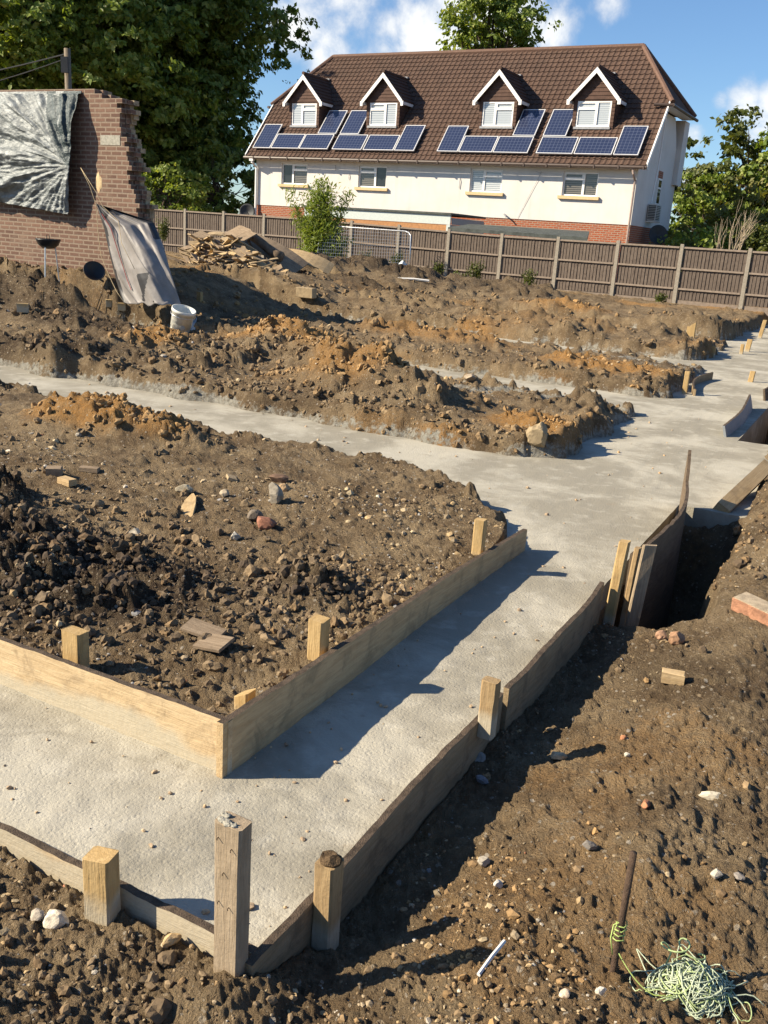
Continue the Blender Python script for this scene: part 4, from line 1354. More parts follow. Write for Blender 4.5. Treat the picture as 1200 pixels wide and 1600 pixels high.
def edge_s(d):
    if d <= HP_D: return EL, ER
    f = (d - HP_D) / (RG_D - HP_D)
    return EL + (RL - EL) * f, ER + (RR_ - ER) * f


mb = MB()
nc = 24; roll = .22; seg = 8
for c in range(nc):
    f0, f1 = c / nc, (c + 1) / nc
    d0, d1 = EV_D + (RG_D - EV_D) * f0, EV_D + (RG_D - EV_D) * f1
    a0, b0 = edge_s(d0); a1, b1 = edge_s(d1)
    n = int((max(b0, b1) - min(a0, a1)) / (roll / seg))
    vs = []
    for k in range(n + 1):
        s = min(a0, a1) + k * (max(b0, b1) - min(a0, a1)) / n
        ph = (s / roll) % 1.0
        hgt = .028 * (max(0, cos(2 * pi * ph)) ** .8)
        for (d, a, b, lift) in ((d0, a0, b0, .0), (d0, a0, b0, .035), (d1, a1, b1, .004)):
            sc = min(max(s, a), b)
            z = EV_Z + SLOPE * (d - EV_D); o_ = lift + (hgt if lift > 0 else 0)
            vs.append(hl(sc, d + nrm[0] * o_, z + nrm[1] * o_))
    fs = []
    for k in range(n):
        b_ = k * 3
        fs += [(b_, b_ + 3, b_ + 4, b_ + 1), (b_ + 1, b_ + 4, b_ + 5, b_ + 2)]
    mb.add(vs, fs)
# hips at both ends, rear slope and underside
D2 = 2 * RG_D - HP_D
for (e, rg) in ((ER + .10, RR_), (EL - .10, RL)):
    mb.add([hl(e, HP_D - .1, HP_Z - .06), hl(e, D2 + .1, HP_Z - .06), hl(rg, RG_D, RG_Z)], [(0, 1, 2) if e > rg else (0, 2, 1)])
    mb.add([hl(e, HP_D - .1, HP_Z - .12), hl(e, D2 + .1, HP_Z - .12), hl(rg, RG_D, RG_Z - .12)], [(0, 2, 1)])
BE = 2 * RG_D - EV_D
mb.add([hl(ER, D2, HP_Z), hl(RR_, RG_D, RG_Z), hl(RL, RG_D, RG_Z), hl(EL, D2, HP_Z)], [(3, 2, 1, 0)])
mb.add([hl(EL, EV_D, EV_Z - .03), hl(ER, EV_D, EV_Z - .03), hl(ER, HP_D, HP_Z - .04), hl(RR_, RG_D, RG_Z - .05), hl(RL, RG_D, RG_Z - .05), hl(EL, HP_D, HP_Z - .04)], [(5, 4, 3, 2, 1, 0)])
roof = mb.build('roof', MT['tile'], house)
mb = MB()
mb.tube([hl(RL, RG_D, RG_Z + .02), hl(RR_, RG_D, RG_Z + .02)], .11, 8)
for (e, rg) in ((ER + .1, RR_), (EL - .1, RL)):
    mb.tube([hl(e, HP_D - .03, HP_Z + .02), hl(rg, RG_D, RG_Z + .03)], .10, 8)
    mb.tube([hl(e, D2, HP_Z + .02), hl(rg, RG_D, RG_Z + .03)], .10, 8)
mb.build('ridge_tiles', MT['ridge'], roof)
# white verge line down the gable, soffit
mb = MB()
for e in (ER, EL):
    e = e + (.03 if e == ER else -.03); k = -.05 if e > -15 else .05
    mb.hexa([hl(e, EV_D, EV_Z - .10), hl(e + k, EV_D, EV_Z - .10), hl(e + k, HP_D, HP_Z - .10), hl(e, HP_D, HP_Z - .10), hl(e, EV_D - .02, EV_Z + .09), hl(e + k, EV_D - .02, EV_Z + .09), hl(e + k, HP_D - .02, HP_Z + .09), hl(e, HP_D - .02, HP_Z + .09)])
mb.box(EL - S0, ER - S0, 35.2 - D0, .0, 4.5 - Z0, 4.53 - Z0)
mb.quad(hl(SR, HP_D, HP_Z - .12), hl(ER + .1, HP_D, HP_Z - .12), hl(ER + .1, D2, HP_Z - .12), hl(SR, D2, HP_Z - .12))
# boxed-in verge between gable wall and overhanging tiles
mb.add([hl(SR, 35.3, 4.5), hl(ER - .05, 35.3, 4.5), hl(ER - .05, HP_D, HP_Z - .1), hl(SR, HP_D, HP_Z - .1)], [(0, 1, 2, 3)])
mb.build('verge', MT['upvc'], house)
mb = MB()
mb.tube([hl(EL - .03, EV_D - .08, EV_Z - .06), hl(ER + .03, EV_D - .08, EV_Z - .06)], .062, 8)
mb.tube([hl(ER + .17, HP_D - .2, HP_Z - .1), hl(ER + .17, D2 + .2, HP_Z - .1)], .06, 8)
mb.tube([hl(ER + .17, HP_D - .16, HP_Z - .1), hl(ER - .5, HP_D - .3, HP_Z - .1)], .055, 8)
mb.tube([hl(EL - .17, HP_D - .2, HP_Z - .1), hl(EL - .17, D2, HP_Z - .1)], .06, 8)
for k in range(20):
    s = EL + .5 + k * .92; mb.box(s - S0, s + .05 - S0, EV_D - .155 - D0, EV_D - .02 - D0, EV_Z - .135 - Z0, EV_Z - .02 - Z0)
mb.build('gutter', MT['gutter'], house)
mb = MB()
mb.tube([hl(SR - .1, EV_D - .05, EV_Z - .1), hl(SR - .06, 35.1, EV_Z - .28), hl(SR - .05, 35.42, EV_Z - .5), hl(SR - .05, 35.42, .3)], .042, 8)
mb.build('downpipe', MT['pipe'], house)
mb = MB()
mb.tube([hl(SL + .02, EV_D - .05, EV_Z - .1), hl(SL + .05, 35.1, EV_Z - .25), hl(SL + .06, 35.42, EV_Z - .45), hl(SL + .06, 35.42, .3)], .055, 8)
mb.box(SL - .06 - S0, SL + .14 - S0, EV_D - .12 - D0, EV_D + .02 - D0, EV_Z - .2 - Z0, EV_Z - .05 - Z0)
mb.build('downpipe', MT['upvc'], house)


def window(parent, s0, s1, z0, z1, d, left_wide, panes, off=(0, 0, 0), vent=True):
    """casement: one side light, and a light with a top-hung vent on the other side"""
    fw = .055
    mb = MB()

    def bx(a, b, c, e, d0, d1): mb.box(a - S0, b - S0, d0 - D0, d1 - D0, c - Z0, e - Z0)
    mid = s0 + (s1 - s0) * (.42 if left_wide else .58)
    vz = z1 - (z1 - z0) * .30
    bx(s0, s1, z0, z0 + fw, d, d + .06); bx(s0, s1, z1 - fw, z1, d, d + .06)
    bx(s0, s0 + fw, z0 + fw, z1 - fw, d, d + .06); bx(s1 - fw, s1, z0 + fw, z1 - fw, d, d + .06)
    bx(mid - .045, mid + .045, z0 + fw, z1 - fw, d - .006, d + .06)
    v0, v1 = (mid + .045, s1 - fw) if left_wide else (s0 + fw, mid - .045)
    if vent:
        bx(v0, v1, vz - .035, vz + .035, d - .006, d + .06)
        for (a, b, c, e) in ((v0, v1, vz + .035, vz + .065), (v0, v1, z1 - fw - .03, z1 - fw), (v0, v0 + .03, vz + .065, z1 - fw - .03), (v1 - .03, v1, vz + .065, z1 - fw - .03)):
            bx(a, b, c, e, d - .012, d + .05)
    fr = mb.build('window_frame', MT['upvc'], parent)
    for (a, b, c, e, mt) in ((s0 + fw, mid - .045, z0 + fw, z1 - fw, panes[0] if left_wide else panes[1]), (mid + .045, s1 - fw, z0 + fw, z1 - fw, panes[1] if left_wide else panes[0])):
        pm = MB(); pm.box(a - S0, b - S0, d + .03 - D0, d + .045 - D0, c - Z0, e - Z0)
        pm.build('pane', mt, parent if parent.parent else fr)
    return fr


G, BL, DBL = MT['glass'], MT['blind'], MT['darkblind']
for k, (wv, lw, pn) in enumerate(zip(WIN, (True, False, True, False), ((G, DBL), (G, DBL), (BL, BL), (DBL, DBL)))):
    fr = window(house, *wv, 35.57, lw, pn)
    mb = MB(); mb.box(wv[0] - .12 - S0, wv[1] + .12 - S0, -.10, .08, wv[2] - .12 - Z0, wv[2] - .004 - Z0)
    mb.build('window_sill', MT['sill'], house)

# dormers
for k, (sc, lw, pn) in enumerate(zip((-25.17, -21.14, -15.90, -11.99), (True, False, True, False), ((BL, BL), (BL, BL), (BL, BL), (BL, BL)))):
    hw, fd, zb0, ze, za = .80, 36.25, 5.50, 7.08, 7.98
    rd = lambda z: EV_D + (z - EV_Z) / SLOPE
    ws0, ws1, wz0, wz1 = sc - .66, sc + .66, 6.03, 6.93
    mb = MB()
    wall_holes(mb, sc - hw, sc + hw, zb0, ze, [(ws0, ws1, wz0, wz1)], fd, .08)
    mb.add([hl(sc - hw, fd, ze), hl(sc + hw, fd, ze), hl(sc, fd, za)], [(0, 1, 2)])
    for sg in (-1, 1):
        p = [hl(sc + sg * hw, fd, zb0 - .1), hl(sc + sg * hw, rd(ze) + .1, ze), hl(sc + sg * hw, fd, ze)]
        mb.add(p, [(0, 1, 2) if sg > 0 else (0, 2, 1)])
    # hung tile laps, real steps in the face and cheeks
    z = zb0
    while z < za - .1:
        w2 = hw if z < ze else hw * (za - z) / (za - ze)
        for (a, b) in ([(sc - w2, sc + w2)] if (z + .13 < wz0 or z > wz1) else [(sc - w2, ws0 - .01), (ws1 + .01, sc + w2)]):
            if b - a > .05:
                mb.add([hl(a, fd - .022, z), hl(b, fd - .022, z), hl(b, fd - .004, z + .135), hl(a, fd - .004, z + .135), hl(a, fd, z), hl(b, fd, z)], [(0, 1, 2, 3), (4, 5, 1, 0)])
        if z < ze:
            for sg in (-1, 1):
                x_ = sc + sg * hw
                mb.add([hl(x_ + sg * .022, fd, z), hl(x_ + sg * .022, max(fd + .02, rd(z) + .05), z), hl(x_ + sg * .004, max(fd + .02, rd(z + .135) + .05), z + .135), hl(x_ + sg * .004, fd, z + .135)], [(0, 1, 2, 3) if sg > 0 else (3, 2, 1, 0)])
        z += .135
    dm = mb.build('dormer', MT['tile2'], house)
    # roof of the dormer
    mb = MB()
    ov, fo = .95, 36.08
    ez = za - (za - ze) * (ov / hw) + .10; az = za + .12
    for sg in (-1, 1):
        A = [hl(sc + sg * ov, fo, ez), hl(sc, fo, az), hl(sc, rd(az) + .05, az), hl(sc + sg * ov, rd(ez) + .05, ez)]
        B = [(x, y, z_ - .07) for x, y, z_ in A]
        nn = 7
        mb.add(A + B, [(0, 1, 2, 3)[::sg], (7, 6, 5, 4)[::sg], (0, 4, 5, 1), (3, 2, 6, 7), (0, 3, 7, 4)])
        for q_ in range(nn):      # tile laps
            f0, f1 = q_ / nn, (q_ + 1) / nn
            P0 = [A[0][i] + (A[1][i] - A[0][i]) * f0 for i in range(3)]; P1 = [A[0][i] + (A[1][i] - A[0][i]) * f1 for i in range(3)]
            Q0 = [A[3][i] + (A[2][i] - A[3][i]) * f0 for i in range(3)]; Q1 = [A[3][i] + (A[2][i] - A[3][i]) * f1 for i in range(3)]
            mb.add([(P0[0] + sg * .02, P0[1], P0[2] + .025), (Q0[0] + sg * .02, Q0[1], Q0[2] + .025), (Q1[0], Q1[1], Q1[2] + .004), (P1[0], P1[1], P1[2] + .004), tuple(P0), tuple(Q0)], [(0, 1, 2, 3)[::-sg], (4, 5, 1, 0)[::-sg]])
    mb.tube([hl(sc, fo - .02, az + .02), hl(sc, rd(az), az + .02)], .07, 8)
    mb.build('dormer_roof', MT['tile'], dm)
    mb = MB()
    for sg in (-1, 1):
        o0, o1 = hl(sc + sg * (ov + .03), fo - .03, ez - .10), hl(sc, fo - .03, az - .03)
        dz = .17
        p = [(o0[0], o0[1], o0[2] - .09), (o1[0], o1[1], o1[2] - dz - .03), (o1[0], o1[1] + .03, o1[2] - dz - .03), (o0[0], o0[1] + .03, o0[2] - .09), (o0[0], o0[1], o0[2] + .10), o1, (o1[0], o1[1] + .03, o1[2]), (o0[0], o0[1] + .03, o0[2] + .10)]
        mb.hexa(p if sg < 0 else [p[1], p[0], p[3], p[2], p[5], p[4], p[7], p[6]])
        mb.box(o0[0] - .06, o0[0] + .06, o0[1] - .004, o0[1] + .034, o0[2] - .13, o0[2] + .06)
        x_ = sc + sg * ov - S0
        mb.box(x_ - .02, x_ + .02, fo - D0 + .01, rd(ez) - D0, ez - .16 - Z0, ez - .05 - Z0)
    mb.build('bargeboard', MT['upvc'], dm)
    window(dm, ws0, ws1, wz0, wz1, fd + .01, lw, pn)
    mb = MB(); mb.box(ws0 - .05 - S0, ws1 + .05 - S0, fd - .07 - D0, fd + .02 - D0, wz0 - .09 - Z0, wz0 - .005 - Z0)
    mb.box(sc + -.09 - S0, sc + .09 - S0, rd(az) - .1 - D0, rd(az) + .06 - D0, az + .05 - Z0, az + .11 - Z0)
    mb.build('lead_flashing', MT['lead'], dm)

# solar panels: standing (s, slope from, to) or lying
PV = [(-27.20, .34, .95, 1.42), (-26.20, .34, 1.48, .84), (-24.68, .34, 1.46, .84), (-24.12, 1.23, .94, 1.36), (-22.98, 1.23, .94, 1.36), (-22.98, .34, 1.46, .84), (-21.44, .34, 1.46, .84), (-19.93, .34, .92, 1.40),
      (-17.96, .34, .92, 1.38), (-17.00, .34, 1.44, .84), (-15.52, .34, 1.44, .84), (-15.0, 1.23, .92, 1.38), (-13.75, 1.23, .92, 1.38), (-13.74, .34, 1.44, .84), (-12.24, .34, 1.44, .84), (-10.74, .34, .92, 1.42)]
for (s, u0, ws, hs) in PV:
    nm_ = 'solar_panel'
    root = MB()
    root.box(.02, ws - .02, .02, hs - .02, 0, .035)
    p = root.build(nm_, MT['pv'], house)
    fm = MB()
    for (a, b, c, e) in ((0, ws, 0, .03), (0, ws, hs - .03, hs), (0, .03, .03, hs - .03), (ws - .03, ws, .03, hs - .03)):
        fm.box(a, b, c, e, -.01, .045)
    fm.build('frame', MT['pv_frame'], p)
    d = EV_D + u0 * cos(math.atan(SLOPE)); z = EV_Z + u0 * sin(math.atan(SLOPE)); lift = .13
    p.location = hl(s, d + nrm[0] * lift, z + nrm[1] * lift)
    p.rotation_euler = (math.atan(SLOPE), 0, 0)

# gable side: air conditioner, slim window, satellite dishes, cable
mb = MB()
mb.box(SR - S0 + .04, SR - S0 + .36, 1.95, 2.75, 2.82 - Z0, 3.42 - Z0)
ac = mb.build('air_conditioner', plain('ac_casing', (.50, .49, .46), .5, var=.1), house)
mb = MB()
for k in range(9): mb.box(SR - S0 + .362, SR - S0 + .375, 2.0, 2.55, 2.86 - Z0 + k * .06, 2.89 - Z0 + k * .06)
for k in range(9): mb.box(SR - S0 + .06, SR - S0 + .34, 1.938, 1.949, 2.86 - Z0 + k * .06, 2.895 - Z0 + k * .06)
mb.build('grille', MT['darkgrey'], ac)
mb = MB()
for yy in (2.0, 2.7): mb.box(SR - S0, SR - S0 + .4, yy, yy + .04, 2.76 - Z0, 2.80 - Z0)
mb.build('bracket', MT['upvc'], ac)
mb = MB(); mb.box(SR - S0 - .01, SR - S0 + .03, 3.0, 3.55, 3.45 - Z0, 4.45 - Z0); f_ = mb.build('window_frame', MT['upvc'], house)
mb = MB(); mb.box(SR - S0 + .031, SR - S0 + .036, 3.06, 3.49, 3.52 - Z0, 4.05 - Z0); mb.box(SR - S0 + .031, SR - S0 + .036, 3.06, 3.49, 4.12 - Z0, 4.38 - Z0); mb.build('pane', G, f_)
mb = MB(); mb.box(SR - S0 - .01, SR - S0 + .02, 2.95, 3.6, 4.46 - Z0, 4.72 - Z0); mb.build('brick_lintel', MT['plinth'], house)
mb = MB(); mb.tube([hl(SR + .02, 38.3, 6.6), hl(SR + .02, 38.2, 5.0), hl(SR + .02, 37.9, 3.5)], .03, 6); mb.build('cable_trunking', MT['upvc'], house)


def dish(loc, parent, facing, r=.38):
    mb = MB(); prof = [(0.001, 0), (r * .4, .02), (r * .8, .07), (r, .12), (r * .98, .13), (r * .78, .085), (.001, .015)]
    mb.lathe(prof, n=28); mb.tube([(0, 0, .01), (.0, -r * .7, .28)], .012, 6); mb.box(-.03, .03, -r * .7 - .05, -r * .7 + .02, .25, .33)
    o = mb.build('satellite_dish', MT['darkgrey'], parent, smooth=True)
    o.location = loc; o.rotation_euler = facing
    return o


dish(hl(SR + .55, 37.4, 2.28), house, (radians(75), 0, radians(35)))
dish(hl(SL - .25, 35.25, 2.20), house, (radians(78), 0, radians(20)), .36)
mb = MB()
for (s, z, dz) in ((-22.2, 3.95, -.16), (-22.9, 4.25, -.12), (-16.95, 3.9, -.3)): mb.tube([hl(s, 35.48, z + .1), hl(s + .02, 35.46, z), hl(s + .01, 35.47, z + dz)], .012, 5)
mb.tube([hl(-13.75, 35.47, 4.35), hl(-13.6, 35.45, 4.28), hl(-13.5, 35.45, 4.33), hl(-13.7, 35.47, 3.9), hl(-14.3, 35.48, 2.6)], .006, 4)
mb.tube([hl(-14.9, 35.47, 2.72), hl(-14.8, 35.30, 2.7), hl(-14.7, 35.28, 2.6)], .03, 6)
mb.build('wall_cable', MT['lead'], house)

# ---- flat roofed sheds between fence and house
sx_, sy_ = sd(-18.0, 31.0)
sh = empty('garden_shed', (sx_, sy_, .25), EA)
tag(sh, 'flat roofed outbuilding with pale green fascia and grey clad end behind the fence', 'shed')


def pl(u, v, D):         # (s, z) where the view through a pixel meets the upright plane d = D
    d = ray(u, v); n2_ = E2 @ d[:2]
    k = D / n2_
    P = CAMP + d * k
    return P[:2] @ E1, P[2]


a0, b0 = pl(476, 319, 31.0), pl(704, 338, 31.0)
sA, sB = a0[0], b0[0]; zt0 = (a0[1] + b0[1]) / 2
mb = MB()
mb.box(sA + .1 + 18, sB - .05 + 18, .1, 2.9, 0, zt0 - .5 - .25)
mb.build('shed_wall', MT['darkgrey'], sh)
mb = MB(); mb.box(sA + 18, sB + 18, 0, .06, zt0 - .36 - .25, zt0 - .03 - .25); mb.build('fascia', MT['pale_fascia'], sh)
mb = MB(); mb.box(sA - .05 + 18, sB + .05 + 18, -.06, 3.0, zt0 - .03 - .25, zt0 + .04 - .25); mb.build('flat_roof', MT['felt'], sh)
mb = MB(); mb.box(sA + 1.2 + 18, sB - .1 + 18, .02, .09, zt0 - .62 - .25, zt0 - .37 - .25); mb.build('beam', MT['beam'], sh)
mb = MB()
for k in range(9): mb.hexa([(sB + 18 + .03, .07, .2 + k * .24), (sB + 18 + .06, .07, .2 + k * .24), (sB + 18 + .06, 2.9, .2 + k * .24), (sB + 18 + .03, 2.9, .2 + k * .24), (sB + 18 + .0, .07, .43 + k * .24), (sB + 18 + .03, .07, .43 + k * .24), (sB + 18 + .03, 2.9, .43 + k * .24), (sB + 18 + .0, 2.9, .43 + k * .24)]) if .43 + k * .24 < zt0 - .27 else None
mb.build('side_cladding', MT['grey_clad'], sh)
mb = MB(); mb.box(sB - .12 + 18, sB + .02 + 18, -.04, .08, 0, zt0 - .37 - .25); mb.box(sA + 18, sA + .1 + 18, -.04, .08, 0, zt0 - .37 - .25); mb.build('corner_post', MT['pale_fascia'], sh)

a0, b0 = pl(700, 355, 29.0), pl(918, 371, 29.0)
a1, b1 = pl(735, 350, 31.6), pl(912, 361, 31.6)
sx_, sy_ = sd((a0[0] + b0[0]) / 2, 29.0); c_ = (a0[0] + b0[0]) / 2
low = empty('low_shed', (sx_, sy_, .25), EA)
tag(low, 'low outbuilding with dark felt roof, seen just over the fence', 'shed')
mb = MB()
mb.hexa([(a0[0] - c_, 0, a0[1] - .36), (b0[0] - c_, 0, b0[1] - .36), (b1[0] + .2 - c_, 2.6, b1[1] - .31), (a1[0] - c_, 2.6, a1[1] - .31), (a0[0] - c_, 0, a0[1] - .25), (b0[0] - c_, 0, b0[1] - .25), (b1[0] + .2 - c_, 2.6, b1[1] - .25), (a1[0] - c_, 2.6, a1[1] - .25)])
mb.build('felt_roof', MT['felt'], low)
mb = MB(); mb.box(a0[0] + .1 - c_, b0[0] - .1 - c_, .1, 2.5, 0, b0[1] - .37); mb.build('shed_wall', MT['timber_old'], low)


# ------------------------------------------------------------------ ruined brick wall on the left
WQ = 11.4                                            # plane of its face


def wallpt(u, v, q=WQ):
    d = ray(u, v); k = q / (d[:2] @ W2); P = CAMP + d * k
    return P[:2] @ L2, P[2]                           # (t, z)


TE = wallpt(216, 330)[0]                              # foot of the broken end
wx, wy = xy(WQ, TE)
zw0 = .35
ruin = empty('ruined_wall', (wx, wy, zw0), TANG)
tag(ruin, 'broken old brick wall with a ragged end, half hidden by a silver tarpaulin', 'wall')
prof = [wallpt(u, v) for u, v in ((165, 143), (186, 152), (190, 205), (199, 230), (204, 287), (216, 322), (217, 345))]
zt_w = prof[0][1]


def t_end(z):
    p = sorted([(b, a) for a, b in prof])
    if z <= p[0][0]: return TE + .02
    for (za, ta_), (zb_, tb_) in zip(p, p[1:]):
        if za <= z <= zb_: return ta_ + (tb_ - ta_) * (z - za) / max(1e-6, zb_ - za)
    return p[-1][1]


wg = random.Random(9)
mb, rb = MB(), MB()
z = zw0; CH = .0685; c_i = 0
while z < zt_w - .001:
    e = t_end(z + CH / 2) - TE + (.05 if c_i % 2 else -.05) * wg.uniform(-.4, 1.3)
    if z + CH >= zt_w - .07: e -= wg.uniform(.2, .3)
    mb.box(-9.0, e, 0, .115, z - zw0, z + CH - zw0 - .0005 if False else z + CH - zw0)
    # inner leaf and rubble core step further out behind the face
    e2 = e + wg.uniform(.0, .10)
    rb.box(-9.0, e2, .118, .22, z - zw0, z + CH - zw0 - wg.uniform(.0, .012), 1)
    e3 = e + wg.uniform(-.03, .09)
    rb.box(-9.0, e3, .223, .33, z - zw0, z + CH - zw0, 0)
    z += CH; c_i += 1
mb.build('brick_face', MT['oldbrick'], ruin)
rb.build('broken_core', [MT['rubble'], MT['oldbrick']], ruin)
t0_, z0_ = wallpt(157, 211); t1_, z1_ = wallpt(188, 227)
mb = MB(); mb.box(t0_ - TE, t1_ - TE, -.006, .02, z1_ - zw0, z0_ - zw0); mb.build('cement_patch', MT['cement'], ruin)
t0_, z0_ = wallpt(148, 272); t1_, z1_ = wallpt(160, 298)
V0, F0 = ICO2
mb = MB(); mb.add([((t0_ + t1_) / 2 - TE + v[0] * .075 * (1 + .25 * sin(7 * v[2])), -.0 + v[1] * .010, (z0_ + z1_) / 2 - zw0 + v[2] * .14 * (1 + .2 * cos(5 * v[0]))) for v in V0], F0.tolist()); mb.build('plaster_patch', MT['sill'], ruin)


# silver tarpaulin over the wall
def cloth(name, rows, cols, fn, mat, zone=None, th=.004):
    I, J = np.meshgrid(np.linspace(0, 1, rows), np.linspace(0, 1, cols), indexing='ij')
    I, J = I.ravel(), J.ravel()
    vs = np.stack([np.broadcast_to(c, I.shape) for c in fn(I, J)], 1)
    zz = np.broadcast_to(zone(I, J), I.shape) * 1.0 if zone else I * 0
    i = np.arange(rows - 1)[:, None] * cols + np.arange(cols - 1)[None]
    Fq = np.stack([i, i + cols, i + cols + 1, i + 1], -1).reshape(-1, 4)
    me = np_mesh(name, vs, Fq, mat, True, {'zone': zz})
    o = link(name, me)
    so = o.modifiers.new('thickness', 'SOLIDIFY'); so.thickness = th
    return o


tl, zl = wallpt(-160, 143); tr, zr_ = wallpt(128, 143)
ztop = zt_w + .01
pin = wallpt(126, 262)                      # where the sheet is tied in
edgeR = [wallpt(129, 143), wallpt(128, 200), wallpt(126, 262), wallpt(122, 300), wallpt(118, 336)]
botL = wallpt(-160, 288)


def edge_interp(p, f):
    x = np.linspace(0, 1, len(p))
    return np.interp(f, x, [q_[0] for q_ in p]), np.interp(f, x, [q_[1] for q_ in p])


def silver(i, j):
    tr_, zr2 = edge_interp(edgeR, i)
    t = tl + (tr_ - tl) * j
    zl_ = ztop + (botL[1] - ztop) * i
    zz = np.where(i == 0, ztop, zl_ + (zr2 - zl_) * j)
    # folds fan out from the tie
    dx, dz = t - pin[0], zz - pin[1]
    ang = np.arctan2(dz, -dx + 1e-6); rad = np.hypot(dx, dz)
    fold = fbm(ang * 7.6 + rad * .5, rad * .9 + 3.0, 5, 3) * .13 * np.minimum(1, rad * 1.4) * np.where(ang > -.25, 1, .5)
    A2, B2 = t * 5.2 + zz * 2.2, zz * 8.5 - t * 1.8
    cr = (fbm(ang * 15, rad * 2.4 + 2, 15, 4, .6) * .036 * np.minimum(1, rad) + fbm(A2 * .8 + B2 * .3, B2 * 1.25, 25, 4, .6) * .024) * (.45 + .55 * sst(.15, .55, i))
    y = -.06 - .10 * sst(0, .25, i) - .07 * np.sin(pi * i) + fold + cr
    y = np.where(i < .02, -.02, np.minimum(y, -.012))
    return t - TE, y, zz - zw0


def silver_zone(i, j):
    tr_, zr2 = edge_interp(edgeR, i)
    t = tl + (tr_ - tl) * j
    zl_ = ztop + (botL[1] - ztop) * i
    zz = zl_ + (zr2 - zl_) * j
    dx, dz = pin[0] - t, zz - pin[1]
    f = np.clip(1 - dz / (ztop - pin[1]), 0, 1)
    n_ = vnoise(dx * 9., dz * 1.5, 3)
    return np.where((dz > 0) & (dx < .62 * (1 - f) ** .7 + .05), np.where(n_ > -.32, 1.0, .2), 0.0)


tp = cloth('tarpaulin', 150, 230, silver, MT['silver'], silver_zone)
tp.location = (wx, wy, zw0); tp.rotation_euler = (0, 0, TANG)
tag(tp, 'crumpled silver tarpaulin hung over the face of the broken brick wall', 'tarpaulin')


# grey dust sheet thrown over the broken end
def sheet_pt(u, v, Y):
    return aty(u, v, Y)


LEFT = [(150, 318, 14.75), (163, 358, 14.6), (172, 400, 14.5), (182, 440, 14.4), (193, 475, 14.3)]
RIGHT = [(162, 322, 14.72), (240, 347, 14.6), (256, 385, 14.35), (268, 430, 14.1), (284, 479, 13.95)]


def aty_arr(u, v, Y):
    D = F_[:, None] + (u - 600)[None] / FPX * R_[:, None] - (v - 800)[None] / FPX * U_[:, None]
    return CAMP[:, None] + D * (Y / D[1])[None]


def dust(i, j):
    i = np.atleast_1d(np.asarray(i, float)); j = np.atleast_1d(np.asarray(j, float))
    x = np.linspace(0, 1, 5)
    Lp = [np.interp(i, x, [p_[c] for p_ in LEFT]) for c in range(3)]; Rp = [np.interp(i, x, [p_[c] for p_ in RIGHT]) for c in range(3)]
    u, v, Y = [a_ + (b_ - a_) * j for a_, b_ in zip(Lp, Rp)]
    Y = Y - .42 * np.clip(np.sin(pi * j), 0, 1) ** .8 * np.minimum(1, .35 + i) - .22 * np.maximum(0, 2 * np.abs(j - .5) - .6)
    Y = Y + .30 * fbm(j * 4.2 - i * 2.2, i * 1.1 + .5 * j, 33, 2, .4) + .025 * fbm(j * 6 - i * 2, i * 3 - j * 2, 35, 3)
    v = v + np.where(i > .97, 6 * vnoise(j * 9., j * 0, 8), 0)
    return tuple(aty_arr(u, v, Y))


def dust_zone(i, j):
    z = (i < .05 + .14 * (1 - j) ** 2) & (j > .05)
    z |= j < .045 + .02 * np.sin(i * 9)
    z |= (j > .84 + .1 * i) & (i > .06) & (i < .42)  # shade on the upper right side, painted in as dark colour
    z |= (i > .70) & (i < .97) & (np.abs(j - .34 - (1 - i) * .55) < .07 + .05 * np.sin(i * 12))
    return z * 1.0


ds = cloth('dust_sheet', 90, 60, dust, MT['sheet'], dust_zone)
tag(ds, 'pale grey plastic sheet draped over the broken wall end down to the soil', 'plastic sheet')
st_ = MB()
p = []
for k in range(24):
    f = k / 23; q_ = dust(.1 + .75 * f, .12 + .1 * f); p.append((q_[0][0], q_[1][0] - .02, q_[2][0]))
st_.tube(p, .006, 5); st_.build('red_band', MT['red'], ds)

rp = MB(); pts = []
for (u, v, Y) in ((126, 262, 14.75), (140, 290, 14.7), (150, 320, 14.55), (153, 360, 14.45), (158, 400, 14.35), (170, 430, 14.2), (182, 455, 13.9), (192, 470, 13.7)):
    pts.append(tuple(aty(u, v, Y)))
rp.tube(pts, .0045, 5)
pts = [tuple(aty(u, v, Y)) for (u, v, Y) in ((126, 262, 14.75), (150, 300, 14.6), (160, 322, 14.5), (185, 345, 14.3), (190, 380, 14.0), (210, 420, 13.7))]
rp.tube(pts, .0045, 5)
tag(rp.build('tie_rope', MT['rope'], smooth=True), 'thin tan rope hanging from the silver tarpaulin to the grey sheet', 'rope')

# barbecue by the wall
Pq = aty(77, 419, 14.75)
bz = gz(Pq[0], Pq[1])
bq = empty('kettle_barbecue', (Pq[0], Pq[1], bz)); tag(bq, 'black bowl barbecue on thin legs in front of the brick wall', 'barbecue')
hz = float(Pq[2]) - bz
mb = MB(); mb.lathe([(.001, .29 + hz), (.09, .30 + hz), (.15, .35 + hz), (.185, .42 + hz), (.19, .44 + hz), (.175, .43 + hz), (.001, .42 + hz)], n=28); mb.build('bowl', MT['black_metal'], bq, smooth=True)
for k in range(3):
    a = k * 2.09 + .4
    mb = MB(); mb.tube([(.10 * cos(a), .10 * sin(a), .32 + hz), (.2 * cos(a), .2 * sin(a), -.03)], .010, 6); mb.build('leg', MT['steel'], bq)
mb = MB(); mb.tube([(-.02, 0, .43 + hz), (-.02, 0, .50 + hz), (.02, 0, .50 + hz), (.02, 0, .43 + hz)], .006, 5); mb.build('handle', MT['black_metal'], bq)
Pq = aty(146, 428, 14.5)
mb = MB(); mb.lathe([(.001, .0), (.09, .02), (.15, .07), (.165, .10), (.15, .095), (.08, .035), (.001, .025)], n=28)
